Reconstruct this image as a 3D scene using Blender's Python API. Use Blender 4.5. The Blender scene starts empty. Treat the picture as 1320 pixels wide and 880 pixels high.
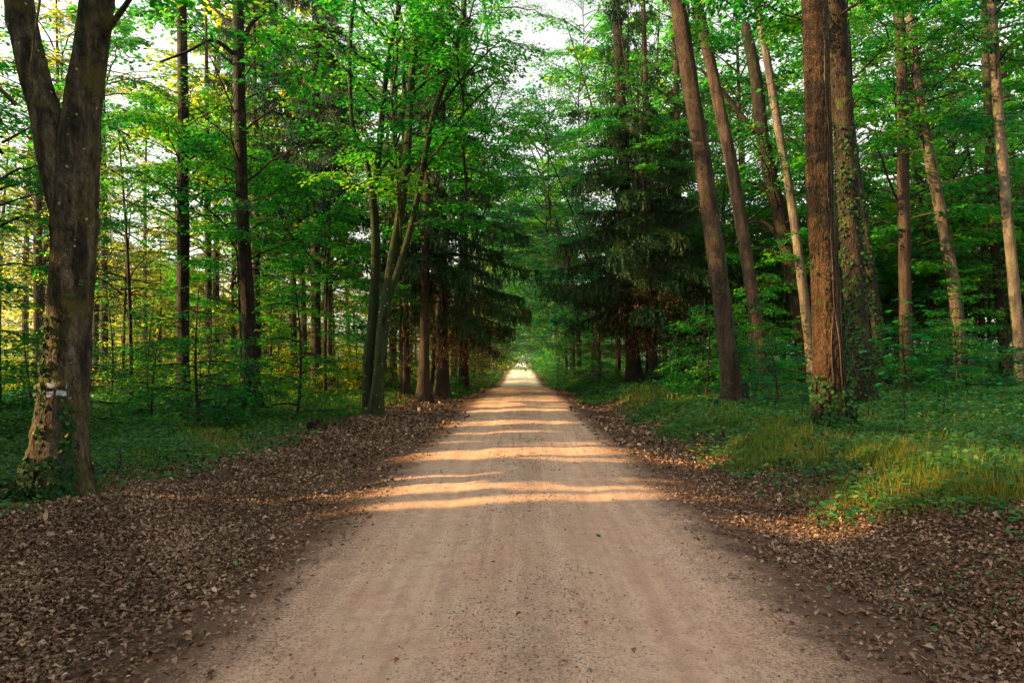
import bpy, math, random
import numpy as np
from mathutils import Vector, Matrix

PI = math.pi
scene = bpy.context.scene
COL = scene.collection
rng = np.random.default_rng(11)
random.seed(11)

# ------------------------------------------------------------------ camera
F = 880.0                     # focal length in photo pixels (24 mm on a 36 mm frame)
VX, VY, EYE = 672.0, 465.0, 1.6
cam = bpy.data.cameras.new('camera')
cam.lens = 24; cam.sensor_width = 36; cam.clip_start = 0.05; cam.clip_end = 3000
cam.shift_x = -(VX - 660) / 1320; cam.shift_y = (VY - 440) / 1320
co = bpy.data.objects.new('camera', cam); COL.objects.link(co)
co.location = (0, 0, EYE); co.rotation_euler = (PI / 2, 0, 0)
scene.camera = co

def at(px, py, Y):
    return np.array([(px - VX) / F * Y, Y, EYE + (VY - py) / F * Y])

# ------------------------------------------------------------------ sun
SUN_EL = math.radians(23); SUN_AZ = math.radians(-12)    # direction to the sun: from the left, a little behind the viewer
S = np.array([-math.cos(SUN_EL) * math.cos(SUN_AZ), math.cos(SUN_EL) * math.sin(SUN_AZ), math.sin(SUN_EL)])
U = np.array([math.sin(SUN_AZ), math.cos(SUN_AZ), 0.0])
V = np.cross(U, S); V = V / np.linalg.norm(V)
if V[2] < 0: V = -V
sl = bpy.data.lights.new('sun', 'SUN'); sl.energy = 14.0; sl.angle = math.radians(0.5); sl.color = (1.0, 0.62, 0.24)
so = bpy.data.objects.new('sun', sl); COL.objects.link(so)
so.rotation_euler = Vector(S).to_track_quat('Z', 'Y').to_euler(); so.location = Vector(S) * 60
w = bpy.data.worlds.new('World'); scene.world = w; w.use_nodes = True
nt = w.node_tree; nt.nodes.clear()
sky = nt.nodes.new('ShaderNodeTexSky'); sky.sky_type = 'NISHITA'; sky.sun_disc = False
sky.sun_elevation = SUN_EL
sky.sun_rotation = math.atan2(S[0], S[1])
sky.air_density = 1.0; sky.dust_density = 3.0; sky.ozone_density = 1.0
hs = nt.nodes.new('ShaderNodeHueSaturation'); hs.inputs['Saturation'].default_value = 0.25
mx = nt.nodes.new('ShaderNodeMix'); mx.data_type = 'RGBA'; mx.blend_type = 'MULTIPLY'
mx.inputs[0].default_value = 1.0; mx.inputs[7].default_value = (1.0, 0.96, 0.86, 1)
bg = nt.nodes.new('ShaderNodeBackground'); bg.inputs['Strength'].default_value = 0.15
wo = nt.nodes.new('ShaderNodeOutputWorld')
nt.links.new(sky.outputs[0], hs.inputs['Color']); nt.links.new(hs.outputs[0], mx.inputs[6])
tcw = nt.nodes.new('ShaderNodeTexCoord'); sxw = nt.nodes.new('ShaderNodeSeparateXYZ'); nt.links.new(tcw.outputs['Generated'], sxw.inputs[0])
mr = nt.nodes.new('ShaderNodeMapRange'); mr.interpolation_type = 'SMOOTHSTEP'; nt.links.new(sxw.outputs['Z'], mr.inputs[0])
mr.inputs[1].default_value = .45; mr.inputs[2].default_value = .85; mr.inputs[3].default_value = 3.0; mr.inputs[4].default_value = 3.4    # whole sky boosted to light the scene, slightly more overhead
vm = nt.nodes.new('ShaderNodeVectorMath'); vm.operation = 'SCALE'; nt.links.new(mx.outputs[2], vm.inputs[0]); nt.links.new(mr.outputs[0], vm.inputs['Scale'])
nt.links.new(vm.outputs[0], bg.inputs['Color']); nt.links.new(bg.outputs[0], wo.inputs[0])
scene.view_settings.view_transform = 'Standard'; scene.view_settings.look = 'None'
scene.view_settings.exposure = 0; scene.view_settings.gamma = 1
scene.render.engine = 'CYCLES'
cy = scene.cycles
cy.max_bounces = 8; cy.diffuse_bounces = 5; cy.glossy_bounces = 2; cy.transmission_bounces = 6
cy.sample_clamp_indirect = 4.0; cy.use_denoising = True; cy.caustics_reflective = False; cy.caustics_refractive = False
cy.use_adaptive_sampling = True; cy.adaptive_threshold = 0.02
try: cy.denoising_input_passes = 'RGB_ALBEDO_NORMAL'; cy.denoising_prefilter = 'ACCURATE'
except Exception: pass

# sun corridors: gaps in the foliage through which the low sun reaches these places (x, y, z, half width along y, half height)
SPOTS = []
def spot(x0, x1, y0, y1, z=0.05, keep=0.0, extra=0.0):
    c = np.array([(x0 + x1) / 2, (y0 + y1) / 2, z])
    SPOTS.append((c @ U, c @ V, (y1 - y0) / 2, abs(x1 - x0) / 2 * math.sin(SUN_EL) + extra, c @ S, keep))
spot(-2.3, 2.0, 11.1, 12.15)
spot(-2.4, 2.4, 7.48, 7.74)
spot(-2.4, 0.2, 8.12, 8.34)
spot(0.2, 2.2, 8.3, 8.42)
spot(-2.6, 2.4, 9.6, 13.4, keep=0.30)
spot(-2.2, 2.2, 8.2, 9.6, keep=0.5)
spot(-2.2, 0.0, 16.4, 17.6)
spot(-2.0, -.2, 23, 27)
spot(-6, 6, 60, 110, keep=0.1, extra=3)
spot(2.0, 3.2, 10.9, 11.6, 0.1)
spot(2.0, 4.3, 6.8, 7.4, 0.1)
spot(2.8, 3.4, 6.35, 6.5, 0.0)
spot(3.7, 5.6, 7.05, 7.9, 0.5, extra=.15)
spot(4.9, 5.4, 11.5, 12.4, 2.1, extra=1.0)       # big trunk on the right bank
spot(-6.0, -5.5, 7.5, 8.1, 1.3, extra=.8)        # forked trunk, left edge
for x_, y_, z_, ru_, kp_ in ((-15, 30, 4, 7, .15), (-24, 40, 5, 9, .15), (-10, 44, 4, 7, .15), (-26, 30, 4, 6, .2), (-9, 24, 2.5, 3, .35), (-4, 62, 6, 9, .15), (4, 80, 6, 12, .15), (5, 52, 5, 6, .2), (20, 45, 9, 8, .5), (28, 34, 8, 6, .5), (12, 52, 8, 6, .5)):
    p = np.array([x_, y_, z_]); SPOTS.append((p @ U, p @ V, ru_, 4.5, p @ S, kp_))
spot(-2.0, 1.2, 16.6, 17.4)
spot(-1.6, 0.6, 14.6, 14.9)
spot(-1.8, 1.4, 21.0, 22.0)
spot(-1.8, 1.6, 26, 28.5)
spot(-2.0, 2.0, 34, 40, keep=0.2)
spot(-6, 6, 75, 110, keep=0.1, extra=3)
spot(2.0, 3.2, 10.9, 11.6, 0.1)
spot(2.4, 4.1, 6.9, 7.45, 0.1)
spot(2.6, 3.6, 6.35, 6.6, 0.0)
spot(3.9, 5.0, 7.3, 8.2, 0.4, extra=.1)
spot(5.0, 5.4, 11.5, 12.4, 2.1, extra=1.0)       # big trunk on the right bank
spot(-5.9, -5.6, 7.6, 8.1, 1.4, extra=.75)       # forked trunk, left edge
for px, py, Y, r in ((1015, 210, 28, 1.3), (890, 110, 18, .5), (1163, 215, 27, 1.4), (479, 190, 20, 1.6), (553, 130, 20, .9), (1130, 250, 32, 1.5),
                     (440, 285, 19, .8), (200, 165, 17, 1.0), (800, 330, 29, 1.0), (600, 400, 31, 1.0), (1232, 600, 9.5, .5), (385, 170, 22, .8),
                     (990, 440, 24, .5), (895, 560, 11.5, .25), (470, 210, 26, 1.4), (300, 300, 35, 2.5), (60, 250, 30, 2), (150, 420, 25, 1.2),
                     (1270, 130, 26, 1.2), (640, 330, 40, 2.0), (700, 430, 45, 2.0)):
    p = at(px, py, Y); SPOTS.append((p @ U, p @ V, r, r, p @ S, 0.05))

def sun_mask(P, rg, only=1.0, mg=.05):
    """True for the leaves that stay"""
    u = P @ U; v = P @ V; s = P @ S
    stay = np.ones(len(P), bool)
    for cu, cv, ru, rv, cs, keep in SPOTS:
        if keep >= only: continue
        inside = (((u - cu) / (ru + mg)) ** 4 + ((v - cv) / (rv + mg)) ** 4 < 1) & (s > cs + 0.25)
        if keep > 0: inside &= rg.random(len(P)) > keep + .8 * (snoise(u, v, 2.6, 1.3) * .8 + .5 * snoise(u, v, .9, .2))
        stay &= ~inside
    return stay

# ------------------------------------------------------------------ helpers
def nrm(a):
    return a / np.maximum(np.linalg.norm(a, axis=-1, keepdims=True), 1e-9)

def mesh_np(name, verts, faces, tint=None, smooth=False, mat=None):
    verts = np.asarray(verts, np.float32); faces = np.asarray(faces, np.int32)
    k = faces.shape[1]; n = len(faces)
    me = bpy.data.meshes.new(name)
    me.vertices.add(len(verts)); me.vertices.foreach_set('co', verts.ravel())
    me.loops.add(n * k); me.loops.foreach_set('vertex_index', faces.ravel())
    me.polygons.add(n); me.polygons.foreach_set('loop_start', np.arange(0, n * k, k, dtype=np.int32))
    me.polygons.foreach_set('loop_total', np.full(n, k, np.int32))
    if smooth: me.polygons.foreach_set('use_smooth', np.ones(n, bool))
    me.update(calc_edges=True)
    if tint is not None:
        a = me.attributes.new('tint', 'FLOAT', 'FACE'); a.data.foreach_set('value', np.asarray(tint, np.float32))
    if mat: me.materials.append(mat)
    return me

def link(name, data, parent=None, loc=None, rz=None, sc=None):
    o = bpy.data.objects.new(name, data); COL.objects.link(o)
    if parent is not None: o.parent = parent
    if loc is not None: o.location = loc
    if rz is not None: o.rotation_euler = (0, 0, rz)
    if sc is not None: o.scale = (sc, sc, sc) if np.isscalar(sc) else sc
    return o

def tag(o, label=None, cat=None, group=None, kind=None):
    if label: o['label'] = label
    if cat: o['category'] = cat
    if group: o['group'] = group
    if kind: o['kind'] = kind
    return o

def snoise(x, y, s=1.0, ph=0.0):
    x = x * s; y = y * s
    return (np.sin(x * 1.3 + ph) * np.cos(y * 1.1 + 1.7 * ph) + .5 * np.sin(x * 2.9 + y * 1.9 + ph * 2) + .3 * np.sin(x * 5.3 - y * 4.1 + ph * 3)) / 1.8

def sstep(a, b, x):
    t = np.clip((x - a) / (b - a), 0, 1); return t * t * (3 - 2 * t)

def long_profile(y):
    return -0.55 * sstep(38, 55, y) + 0.75 * sstep(55, 125, y)

def ground(x, y):
    x = np.asarray(x, float); y = np.asarray(y, float); d = np.abs(x)
    z = 0.07 * (1 - np.clip(d / 2.0, 0, 1) ** 2) - 0.07 * sstep(1.7, 2.7, d)
    z = z + np.where(x > 0, 0.42 * sstep(2.8, 4.9, x) + .25 * sstep(6, 16, x), 0.10 * sstep(2.8, 5.0, d) + .1 * sstep(8, 25, d))
    z = z - np.where(x > 0, .06 * np.exp(-((x - 2.9) / .4) ** 2) * sstep(2, 4, y), 0)
    z = z + sstep(2.0, 3.2, d) * (0.035 * snoise(x, y, 1.6, 1.0) + .02 * snoise(x, y, 5.0, 2.0)) + .006 * snoise(x, y, 3.0, .5)
    # shallow wheel tracks
    z = z - .020 * np.exp(-((d - .78) / .22) ** 2)
    return z + long_profile(y)

def gz(x, y): return float(ground(x, y))

# ------------------------------------------------------------------ materials
class NT:
    def __init__(s, name):
        s.m = bpy.data.materials.new(name); s.m.use_nodes = True; s.t = s.m.node_tree; s.t.nodes.clear()
        s.out = s.t.nodes.new('ShaderNodeOutputMaterial')
    def n(s, ty, **kw):
        nd = s.t.nodes.new(ty)
        for k, v in kw.items(): setattr(nd, k, v)
        return nd
    def l(s, a, b): s.t.links.new(a, b)
    def val(s, sock, v):
        if isinstance(v, bpy.types.NodeSocket): s.l(v, sock)
        elif v is not None:
            if isinstance(v, tuple) and len(v) == 3 and len(getattr(sock, 'default_value', (0,)*3) if hasattr(sock.default_value, '__len__') else (0,)) == 4: v = v + (1,)
            sock.default_value = v
    def mix(s, f, a, b, mode='MIX'):
        nd = s.n('ShaderNodeMix', data_type='RGBA', blend_type=mode)
        s.val(nd.inputs[0], f); s.val(nd.inputs[6], a); s.val(nd.inputs[7], b); return nd.outputs[2]
    def math(s, op, a, b=None, c=None):
        nd = s.n('ShaderNodeMath', operation=op); s.val(nd.inputs[0], a)
        if b is not None: s.val(nd.inputs[1], b)
        if c is not None: s.val(nd.inputs[2], c)
        return nd.outputs[0]
    def ramp(s, f, stops):
        nd = s.n('ShaderNodeValToRGB'); s.val(nd.inputs[0], f); cr = nd.color_ramp
        while len(cr.elements) < len(stops): cr.elements.new(0.5)
        for e, (p, c) in zip(cr.elements, stops):
            e.position = p; e.color = (c, c, c, 1) if np.isscalar(c) else tuple(c) + (1,)
        return nd.outputs[0]
    def noise(s, vec, scale, detail=4, rough=.55):
        nd = s.n('ShaderNodeTexNoise'); s.val(nd.inputs['Vector'], vec); nd.inputs['Scale'].default_value = scale
        nd.inputs['Detail'].default_value = detail; nd.inputs['Roughness'].default_value = rough; return nd.outputs[0]
    def voro(s, vec, scale, feature='F1', out=0):
        nd = s.n('ShaderNodeTexVoronoi', feature=feature); s.val(nd.inputs['Vector'], vec); nd.inputs['Scale'].default_value = scale; return nd.outputs[out]
    def mapping(s, vec, sc=(1, 1, 1), loc=(0, 0, 0)):
        nd = s.n('ShaderNodeMapping'); s.val(nd.inputs['Vector'], vec); nd.inputs['Scale'].default_value = sc; nd.inputs['Location'].default_value = loc; return nd.outputs[0]
    def bump(s, h, st, dist, nrm=None):
        nd = s.n('ShaderNodeBump'); s.val(nd.inputs['Height'], h); nd.inputs['Strength'].default_value = st; nd.inputs['Distance'].default_value = dist
        if nrm is not None: s.l(nrm, nd.inputs['Normal'])
        return nd.outputs[0]
    def princ(s, col, rough=.8, normal=None, spec=.3):
        nd = s.n('ShaderNodeBsdfPrincipled'); s.val(nd.inputs['Base Color'], col); s.val(nd.inputs['Roughness'], rough)
        nd.inputs['Specular IOR Level'].default_value = spec
        if normal is not None: s.l(normal, nd.inputs['Normal'])
        return nd.outputs[0]
    def done(s, sh): s.l(sh, s.out.inputs[0]); return s.m

def leaf_mat(name, cols, tcols, tf=0.5, rough=.5, spec=.25):
    """cols / tcols: reflected and transmitted colour at tint 0, .5, 1"""
    k = NT(name); a = k.n('ShaderNodeAttribute', attribute_name='tint').outputs['Fac']
    oi = k.n('ShaderNodeObjectInfo').outputs['Random']
    f = k.math('ADD', a, k.math('MULTIPLY', k.math('SUBTRACT', oi, .5), .28))
    c = k.ramp(f, [(0.0, cols[0]), (.5, cols[1]), (1, cols[2])]); t = k.ramp(f, [(0.0, tcols[0]), (.5, tcols[1]), (1, tcols[2])])
    p = k.princ(c, rough, spec=spec)
    tr = k.n('ShaderNodeBsdfTranslucent'); k.l(t, tr.inputs[0])
    mxs = k.n('ShaderNodeMixShader'); mxs.inputs[0].default_value = tf; k.l(p, mxs.inputs[1]); k.l(tr.outputs[0], mxs.inputs[2])
    return k.done(mxs.outputs[0])

M_leaf = leaf_mat('broad_leaf', [(.003, .05, .011), (.007, .115, .016), (.055, .22, .012)], [(.004, .21, .025), (.065, .50, .02), (.60, .76, .015)], .52)
M_leaf_teal = leaf_mat('broad_leaf_cool', [(.003, .055, .024), (.007, .105, .034), (.03, .17, .03)], [(.005, .18, .055), (.02, .37, .07), (.15, .52, .05)], .5)
M_leaf_far = leaf_mat('far_leaf', [(.025, .09, .006), (.09, .17, .008), (.30, .22, .010)], [(.14, .38, .008), (.58, .66, .012), (1.0, .66, .03)], .6)  # extra yellow in the leaf colour imitates the sunlit glow on the left
M_leaf_farR = leaf_mat('far_leaf_right', [(.006, .08, .020), (.014, .15, .025), (.12, .23, .015)], [(.02, .32, .04), (.13, .56, .04), (.55, .70, .03)], .55)
M_needle = leaf_mat('needles', [(.008, .034, .014), (.015, .055, .013), (.045, .080, .012)], [(.01, .06, .02), (.03, .11, .025), (.09, .14, .02)], .28, .6)
M_needle_far = leaf_mat('far_needles', [(.018, .05, .032), (.03, .08, .045), (.06, .10, .04)], [(.03, .09, .05), (.05, .13, .05), (.12, .16, .05)], .3, .6)
M_needle_dry = leaf_mat('dry_needles', [(.06, .028, .012), (.11, .05, .018), (.16, .075, .02)], [(.15, .06, .02), (.24, .10, .03), (.3, .14, .03)], .35, .6)
M_herb = leaf_mat('herb_leaf', [(.012, .07, .020), (.035, .145, .038), (.12, .24, .05)], [(.02, .15, .02), (.07, .3, .03), (.3, .42, .04)], .35, .5)
M_grass = leaf_mat('grass_blade', [(.02, .07, .010), (.07, .14, .016), (.26, .21, .05)], [(.06, .18, .01), (.34, .40, .015), (.7, .42, .04)], .5, .55)
M_ivy = leaf_mat('ivy_leaf', [(.006, .030, .008), (.012, .055, .010), (.03, .09, .014)], [(.01, .06, .01), (.02, .1, .02), (.06, .16, .02)], .2, .6, .15)
M_litter = leaf_mat('dry_leaf_litter', [(.042, .023, .015), (.22, .125, .078), (.56, .40, .28)], [(.08, .04, .02), (.16, .09, .04), (.3, .18, .08)], .15, .75)
M_litter_green = leaf_mat('fallen_green_leaf', [(.05, .14, .05), (.14, .22, .06), (.42, .26, .03)], [(.05, .14, .05), (.14, .2, .06), (.4, .24, .03)], .2, .6)

def bark_mat(name, c0, c1, moss=(.05, .08, .01), moss_amt=.0, furrow=1.0, lichen=False, vs=(9, 9, 2.2), bs=.9):
    k = NT(name); tc = k.n('ShaderNodeTexCoord').outputs['Object']
    oi = k.n('ShaderNodeObjectInfo').outputs['Random']
    v1 = k.mapping(tc, vs)
    n1 = k.noise(v1, 2.2, 6, .65); vo = k.voro(v1, 2.4, 'DISTANCE_TO_EDGE')
    n2 = k.noise(tc, 1.3, 3); n3 = k.noise(tc, 38, 3)
    f = k.ramp(k.math('ADD', k.math('MULTIPLY', n1, .75), k.math('MULTIPLY', n3, .25)), [(.36, 0.0), (.68, 1.0)])
    c = k.mix(f, c0, c1)
    crack = k.ramp(vo, [(0.0, 1.0), (.14, 0.0)])
    c = k.mix(k.math('MULTIPLY', crack, .55 * furrow), c, tuple(x * .25 for x in c0))
    big = k.ramp(n2, [(.35, .62), (.65, 1.15)])
    c = k.mix(1.0, c, big, 'MULTIPLY')
    streak = k.ramp(k.noise(k.mapping(tc, (4.5, 4.5, .55)), 1.6, 4, .6), [(.40, .22), (.58, 1.1)])
    c = k.mix(1.0 if lichen else .6, c, streak, 'MULTIPLY')
    if moss_amt > 0:
        mk = k.ramp(k.noise(tc, 2.6, 5, .7), [(.62 - .22 * moss_amt, 0.0), (.72 - .15 * moss_amt, 1.0)])
        c = k.mix(k.math('MULTIPLY', mk, .8), c, moss)
    if lichen:
        vv = k.n('ShaderNodeTexVoronoi'); k.l(tc, vv.inputs['Vector']); vv.inputs['Scale'].default_value = 13; vv.inputs['Randomness'].default_value = 1
        cell = k.n('ShaderNodeSeparateColor'); k.l(vv.outputs['Color'], cell.inputs[0])
        rad = k.math('MULTIPLY', k.math('GREATER_THAN', cell.outputs[0], .84), k.math('LESS_THAN', vv.outputs['Distance'], k.math('ADD', k.math('MULTIPLY', cell.outputs[1], .22), k.math('MULTIPLY', n3, .14))))
        c = k.mix(k.math('MULTIPLY', rad, .8), c, (.30, .31, .26))
    c = k.mix(1.0, c, k.ramp(oi, [(0, .75), (1, 1.2)]), 'MULTIPLY')
    h = k.math('SUBTRACT', k.math('ADD', k.math('MULTIPLY', n1, .7), k.math('MULTIPLY', n3, .25)), k.math('MULTIPLY', crack, .5 * furrow))
    return k.done(k.princ(c, .85, k.bump(h, bs, .03), .2))

M_bark = bark_mat('bark_dark', (.018, .012, .008), (.07, .045, .030), moss_amt=.4)
M_bark_beech = bark_mat('bark_mossy', (.022, .018, .012), (.19, .145, .09), moss=(.07, .062, .012), moss_amt=.7, furrow=.5, lichen=True, vs=(7, 7, 3), bs=1.0)
M_bark_oak = bark_mat('bark_flaky_brown', (.045, .024, .012), (.22, .125, .062), moss_amt=.1, furrow=1.0, vs=(22, 22, 7), bs=1.0)
M_bark_pine = bark_mat('bark_brown', (.035, .023, .016), (.135, .085, .055), moss_amt=.15, furrow=.8, vs=(14, 14, 4))
M_bark_pale = bark_mat('bark_pale', (.07, .055, .040), (.24, .185, .13), moss_amt=.25, furrow=.2, vs=(8, 8, 6), bs=.4)
M_bark_moss = bark_mat('bark_green_moss', (.010, .009, .005), (.048, .042, .024), moss=(.022, .038, .008), moss_amt=1.3, furrow=.3, lichen=True, vs=(8, 8, 3), bs=.6)
M_twig = bark_mat('twig_bark', (.022, .016, .010), (.075, .055, .035), furrow=.2)
M_stick = bark_mat('dead_wood', (.06, .042, .03), (.22, .16, .11), furrow=.5)

# soil + litter ground
def ground_material():
    k = NT('forest_floor'); pos = k.n('ShaderNodeNewGeometry').outputs['Position']
    xyz = k.n('ShaderNodeSeparateXYZ'); k.l(pos, xyz.inputs[0])
    n1 = k.noise(pos, 1.2, 5); n2 = k.noise(pos, 22, 6, .7); v = k.voro(pos, 26, 'F1', 1)
    sp = k.n('ShaderNodeSeparateColor'); k.l(v, sp.inputs[0])
    lit = k.ramp(sp.outputs[0], [(0, (.030, .017, .012)), (.45, (.085, .047, .032)), (.8, (.15, .09, .06)), (1, (.24, .16, .11))])
    soil = k.ramp(n2, [(.3, (.035, .020, .014)), (.7, (.12, .068, .048))])
    c = k.mix(k.ramp(n1, [(.35, .35), (.6, .85)]), soil, lit)
    far = k.math('MULTIPLY', k.ramp(k.math('ABSOLUTE', xyz.outputs[0]), [(0, 0), (1, 1)]), 1)
    gm = k.n('ShaderNodeMapRange'); k.l(k.math('ADD', k.math('ABSOLUTE', xyz.outputs[0]), k.math('MULTIPLY', n1, 1.5)), gm.inputs[0])
    gm.inputs[1].default_value = 4.6; gm.inputs[2].default_value = 6.4
    c = k.mix(k.math('MULTIPLY', gm.outputs[0], .75), c, k.ramp(n2, [(.3, (.010, .035, .008)), (.7, (.03, .08, .015))]))
    h = k.math('ADD', n2, k.math('MULTIPLY', k.voro(pos, 26, 'F1', 0), .7))
    return k.done(k.princ(c, .95, k.bump(h, .8, .03), .1))

def road_material():
    k = NT('dirt_road'); pos = k.n('ShaderNodeNewGeometry').outputs['Position']
    xyz = k.n('ShaderNodeSeparateXYZ'); k.l(pos, xyz.inputs[0]); ax = k.math('ABSOLUTE', xyz.outputs[0])
    ls = k.mapping(pos, (1.0, .10, 1.0))                       # stretched along the road: tyre-swept tone
    nA = k.noise(ls, 3.4, 5, .6); nB = k.noise(pos, 1.6, 6, .65); nC = k.noise(pos, 55, 5, .75); nD = k.noise(pos, 170, 3, .7); nE = k.noise(pos, 9, 5, .7)
    c = k.mix(k.ramp(nA, [(.3, 0), (.7, 1)]), (.55, .30, .195), (.70, .455, .33))
    c = k.mix(k.ramp(nB, [(.38, 0), (.66, 1)]), c, (.66, .445, .32))
    c = k.mix(k.math('MULTIPLY', k.ramp(nE, [(.45, 0), (.62, 1)]), .6), c, (.43, .26, .175))
    # wheel tracks a shade paler, centre and shoulders darker and stonier
    tr = k.n('ShaderNodeMapRange', interpolation_type='SMOOTHSTEP'); k.l(k.math('ABSOLUTE', k.math('SUBTRACT', ax, .80)), tr.inputs[0])
    tr.inputs[1].default_value = .12; tr.inputs[2].default_value = .5
    stony = k.math('MULTIPLY', tr.outputs[0], k.ramp(nB, [(.3, .5), (.6, 1)]))
    sx = k.math('SUBTRACT', xyz.outputs[0], .06)
    cen = k.n('ShaderNodeMapRange', interpolation_type='SMOOTHSTEP'); k.l(k.math('ABSOLUTE', sx), cen.inputs[0]); cen.inputs[1].default_value = .02; cen.inputs[2].default_value = .30; cen.inputs[3].default_value = 1; cen.inputs[4].default_value = 0
    c = k.mix(k.math('MULTIPLY', k.math('MULTIPLY', cen.outputs[0], k.ramp(nA, [(.35, .1), (.6, 1)])), .35), c, (.30, .185, .135))
    lw = k.noise(k.mapping(pos, (5.5, .16, 1.0), (3.1, 0, 0)), 1.6, 4, .6)
    c = k.mix(k.math('MULTIPLY', k.ramp(lw, [(.48, 0), (.62, 1)]), .32), c, (.36, .215, .155))
    c = k.mix(k.math('MULTIPLY', k.ramp(lw, [(.36, 1), (.46, 0)]), .2), c, (.82, .60, .46))
    grit = k.ramp(nC, [(.50, 0), (.60, 1)])
    c = k.mix(k.math('MULTIPLY', grit, k.math('ADD', k.math('MULTIPLY', stony, .6), .32)), c, (.15, .10, .08))
    c = k.mix(k.math('MULTIPLY', k.ramp(nD, [(.53, 0), (.66, 1)]), .6), c, (.78, .60, .47))
    vo = k.n('ShaderNodeTexVoronoi'); k.l(pos, vo.inputs['Vector']); vo.inputs['Scale'].default_value = 42
    sc = k.n('ShaderNodeSeparateColor'); k.l(vo.outputs['Color'], sc.inputs[0])
    peb = k.math('MULTIPLY', k.math('GREATER_THAN', sc.outputs[0], .66), k.math('LESS_THAN', vo.outputs['Distance'], k.math('MULTIPLY', sc.outputs[1], .42)))
    c = k.mix(k.math('MULTIPLY', peb, .7), c, k.ramp(sc.outputs[2], [(0, (.13, .095, .08)), (1, (.44, .36, .30))]))
    # edge: tan fades to dark soil
    e = k.math('ADD', ax, k.math('MULTIPLY', k.math('SUBTRACT', nB, .5), 1.0))
    e = k.math('ADD', e, k.math('MULTIPLY', k.math('SUBTRACT', nC, .5), 1.3))
    er = k.n('ShaderNodeMapRange', interpolation_type='SMOOTHSTEP'); k.l(e, er.inputs[0]); er.inputs[1].default_value = 1.25; er.inputs[2].default_value = 1.95
    soil = k.ramp(nC, [(.35, (.070, .038, .026)), (.6, (.15, .083, .056)), (.8, (.25, .16, .11))])
    c = k.mix(er.outputs[0], c, soil)
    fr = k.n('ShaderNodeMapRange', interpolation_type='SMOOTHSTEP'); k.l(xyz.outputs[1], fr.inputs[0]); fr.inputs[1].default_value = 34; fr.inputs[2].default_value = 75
    c = k.mix(k.math('MULTIPLY', fr.outputs[0], k.math('SUBTRACT', 1.0, er.outputs[0])), c, (.80, .76, .70))  # far stretch painted paler to imitate the bright glow at the road's end
    h = k.math('ADD', k.math('ADD', k.math('MULTIPLY', nC, .55), k.math('MULTIPLY', nD, .2)), k.math('ADD', k.math('MULTIPLY', peb, .35), k.math('MULTIPLY', nE, .8)))
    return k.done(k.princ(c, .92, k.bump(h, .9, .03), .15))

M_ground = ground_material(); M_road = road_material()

# ------------------------------------------------------------------ ground and road sheets
def sheet(xs, ys, zf):
    X, Y = np.meshgrid(xs, ys); Z = zf(X, Y)
    v = np.stack([X, Y, Z], -1).reshape(-1, 3); nx, ny = len(xs), len(ys)
    i = np.arange(ny - 1)[:, None] * nx + np.arange(nx - 1)[None, :]; i = i.ravel()
    return v, np.stack([i, i + 1, i + nx + 1, i + nx], -1)

def axis(*segs):
    out = []
    for a, b, st in segs: out.append(np.arange(a, b, st))
    out.append([segs[-1][1]]); return np.concatenate(out)
xs = axis((-900, -100, 100), (-100, -20, 5), (-20, -7, .5), (-7, 7, .12), (7, 20, .5), (20, 100, 5), (100, 900, 100))
ys = axis((-60, 0, 5), (0, 3, .5), (3, 16, .12), (16, 45, .4), (45, 140, 2), (140, 2000, 60))
v, f = sheet(xs, ys, lambda x, y: ground(x, y) - np.where(np.abs(x) < 2.3, .012, 0))
tag(link('forest_floor', mesh_np('forest_floor', v, f, smooth=True, mat=M_ground)), 'dark leaf strewn woodland soil either side of the dirt road', 'ground', kind='structure')
xr = np.linspace(-2.6, 2.6, 80)
yr = axis((-20, 2, .5), (2, 14, .06), (14, 45, .3), (45, 140, 1.0), (140, 420, 20))
def roadz(x, y):
    z = ground(x, y) + .004 + .004 * snoise(x, y, 9, .3)
    return z - .035 * sstep(2.2, 2.6, np.abs(x))
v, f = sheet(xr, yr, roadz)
tag(link('road', mesh_np('road', v, f, smooth=True, mat=M_road)), 'straight tan dirt road running away between the trees', 'road', kind='structure')

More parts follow.
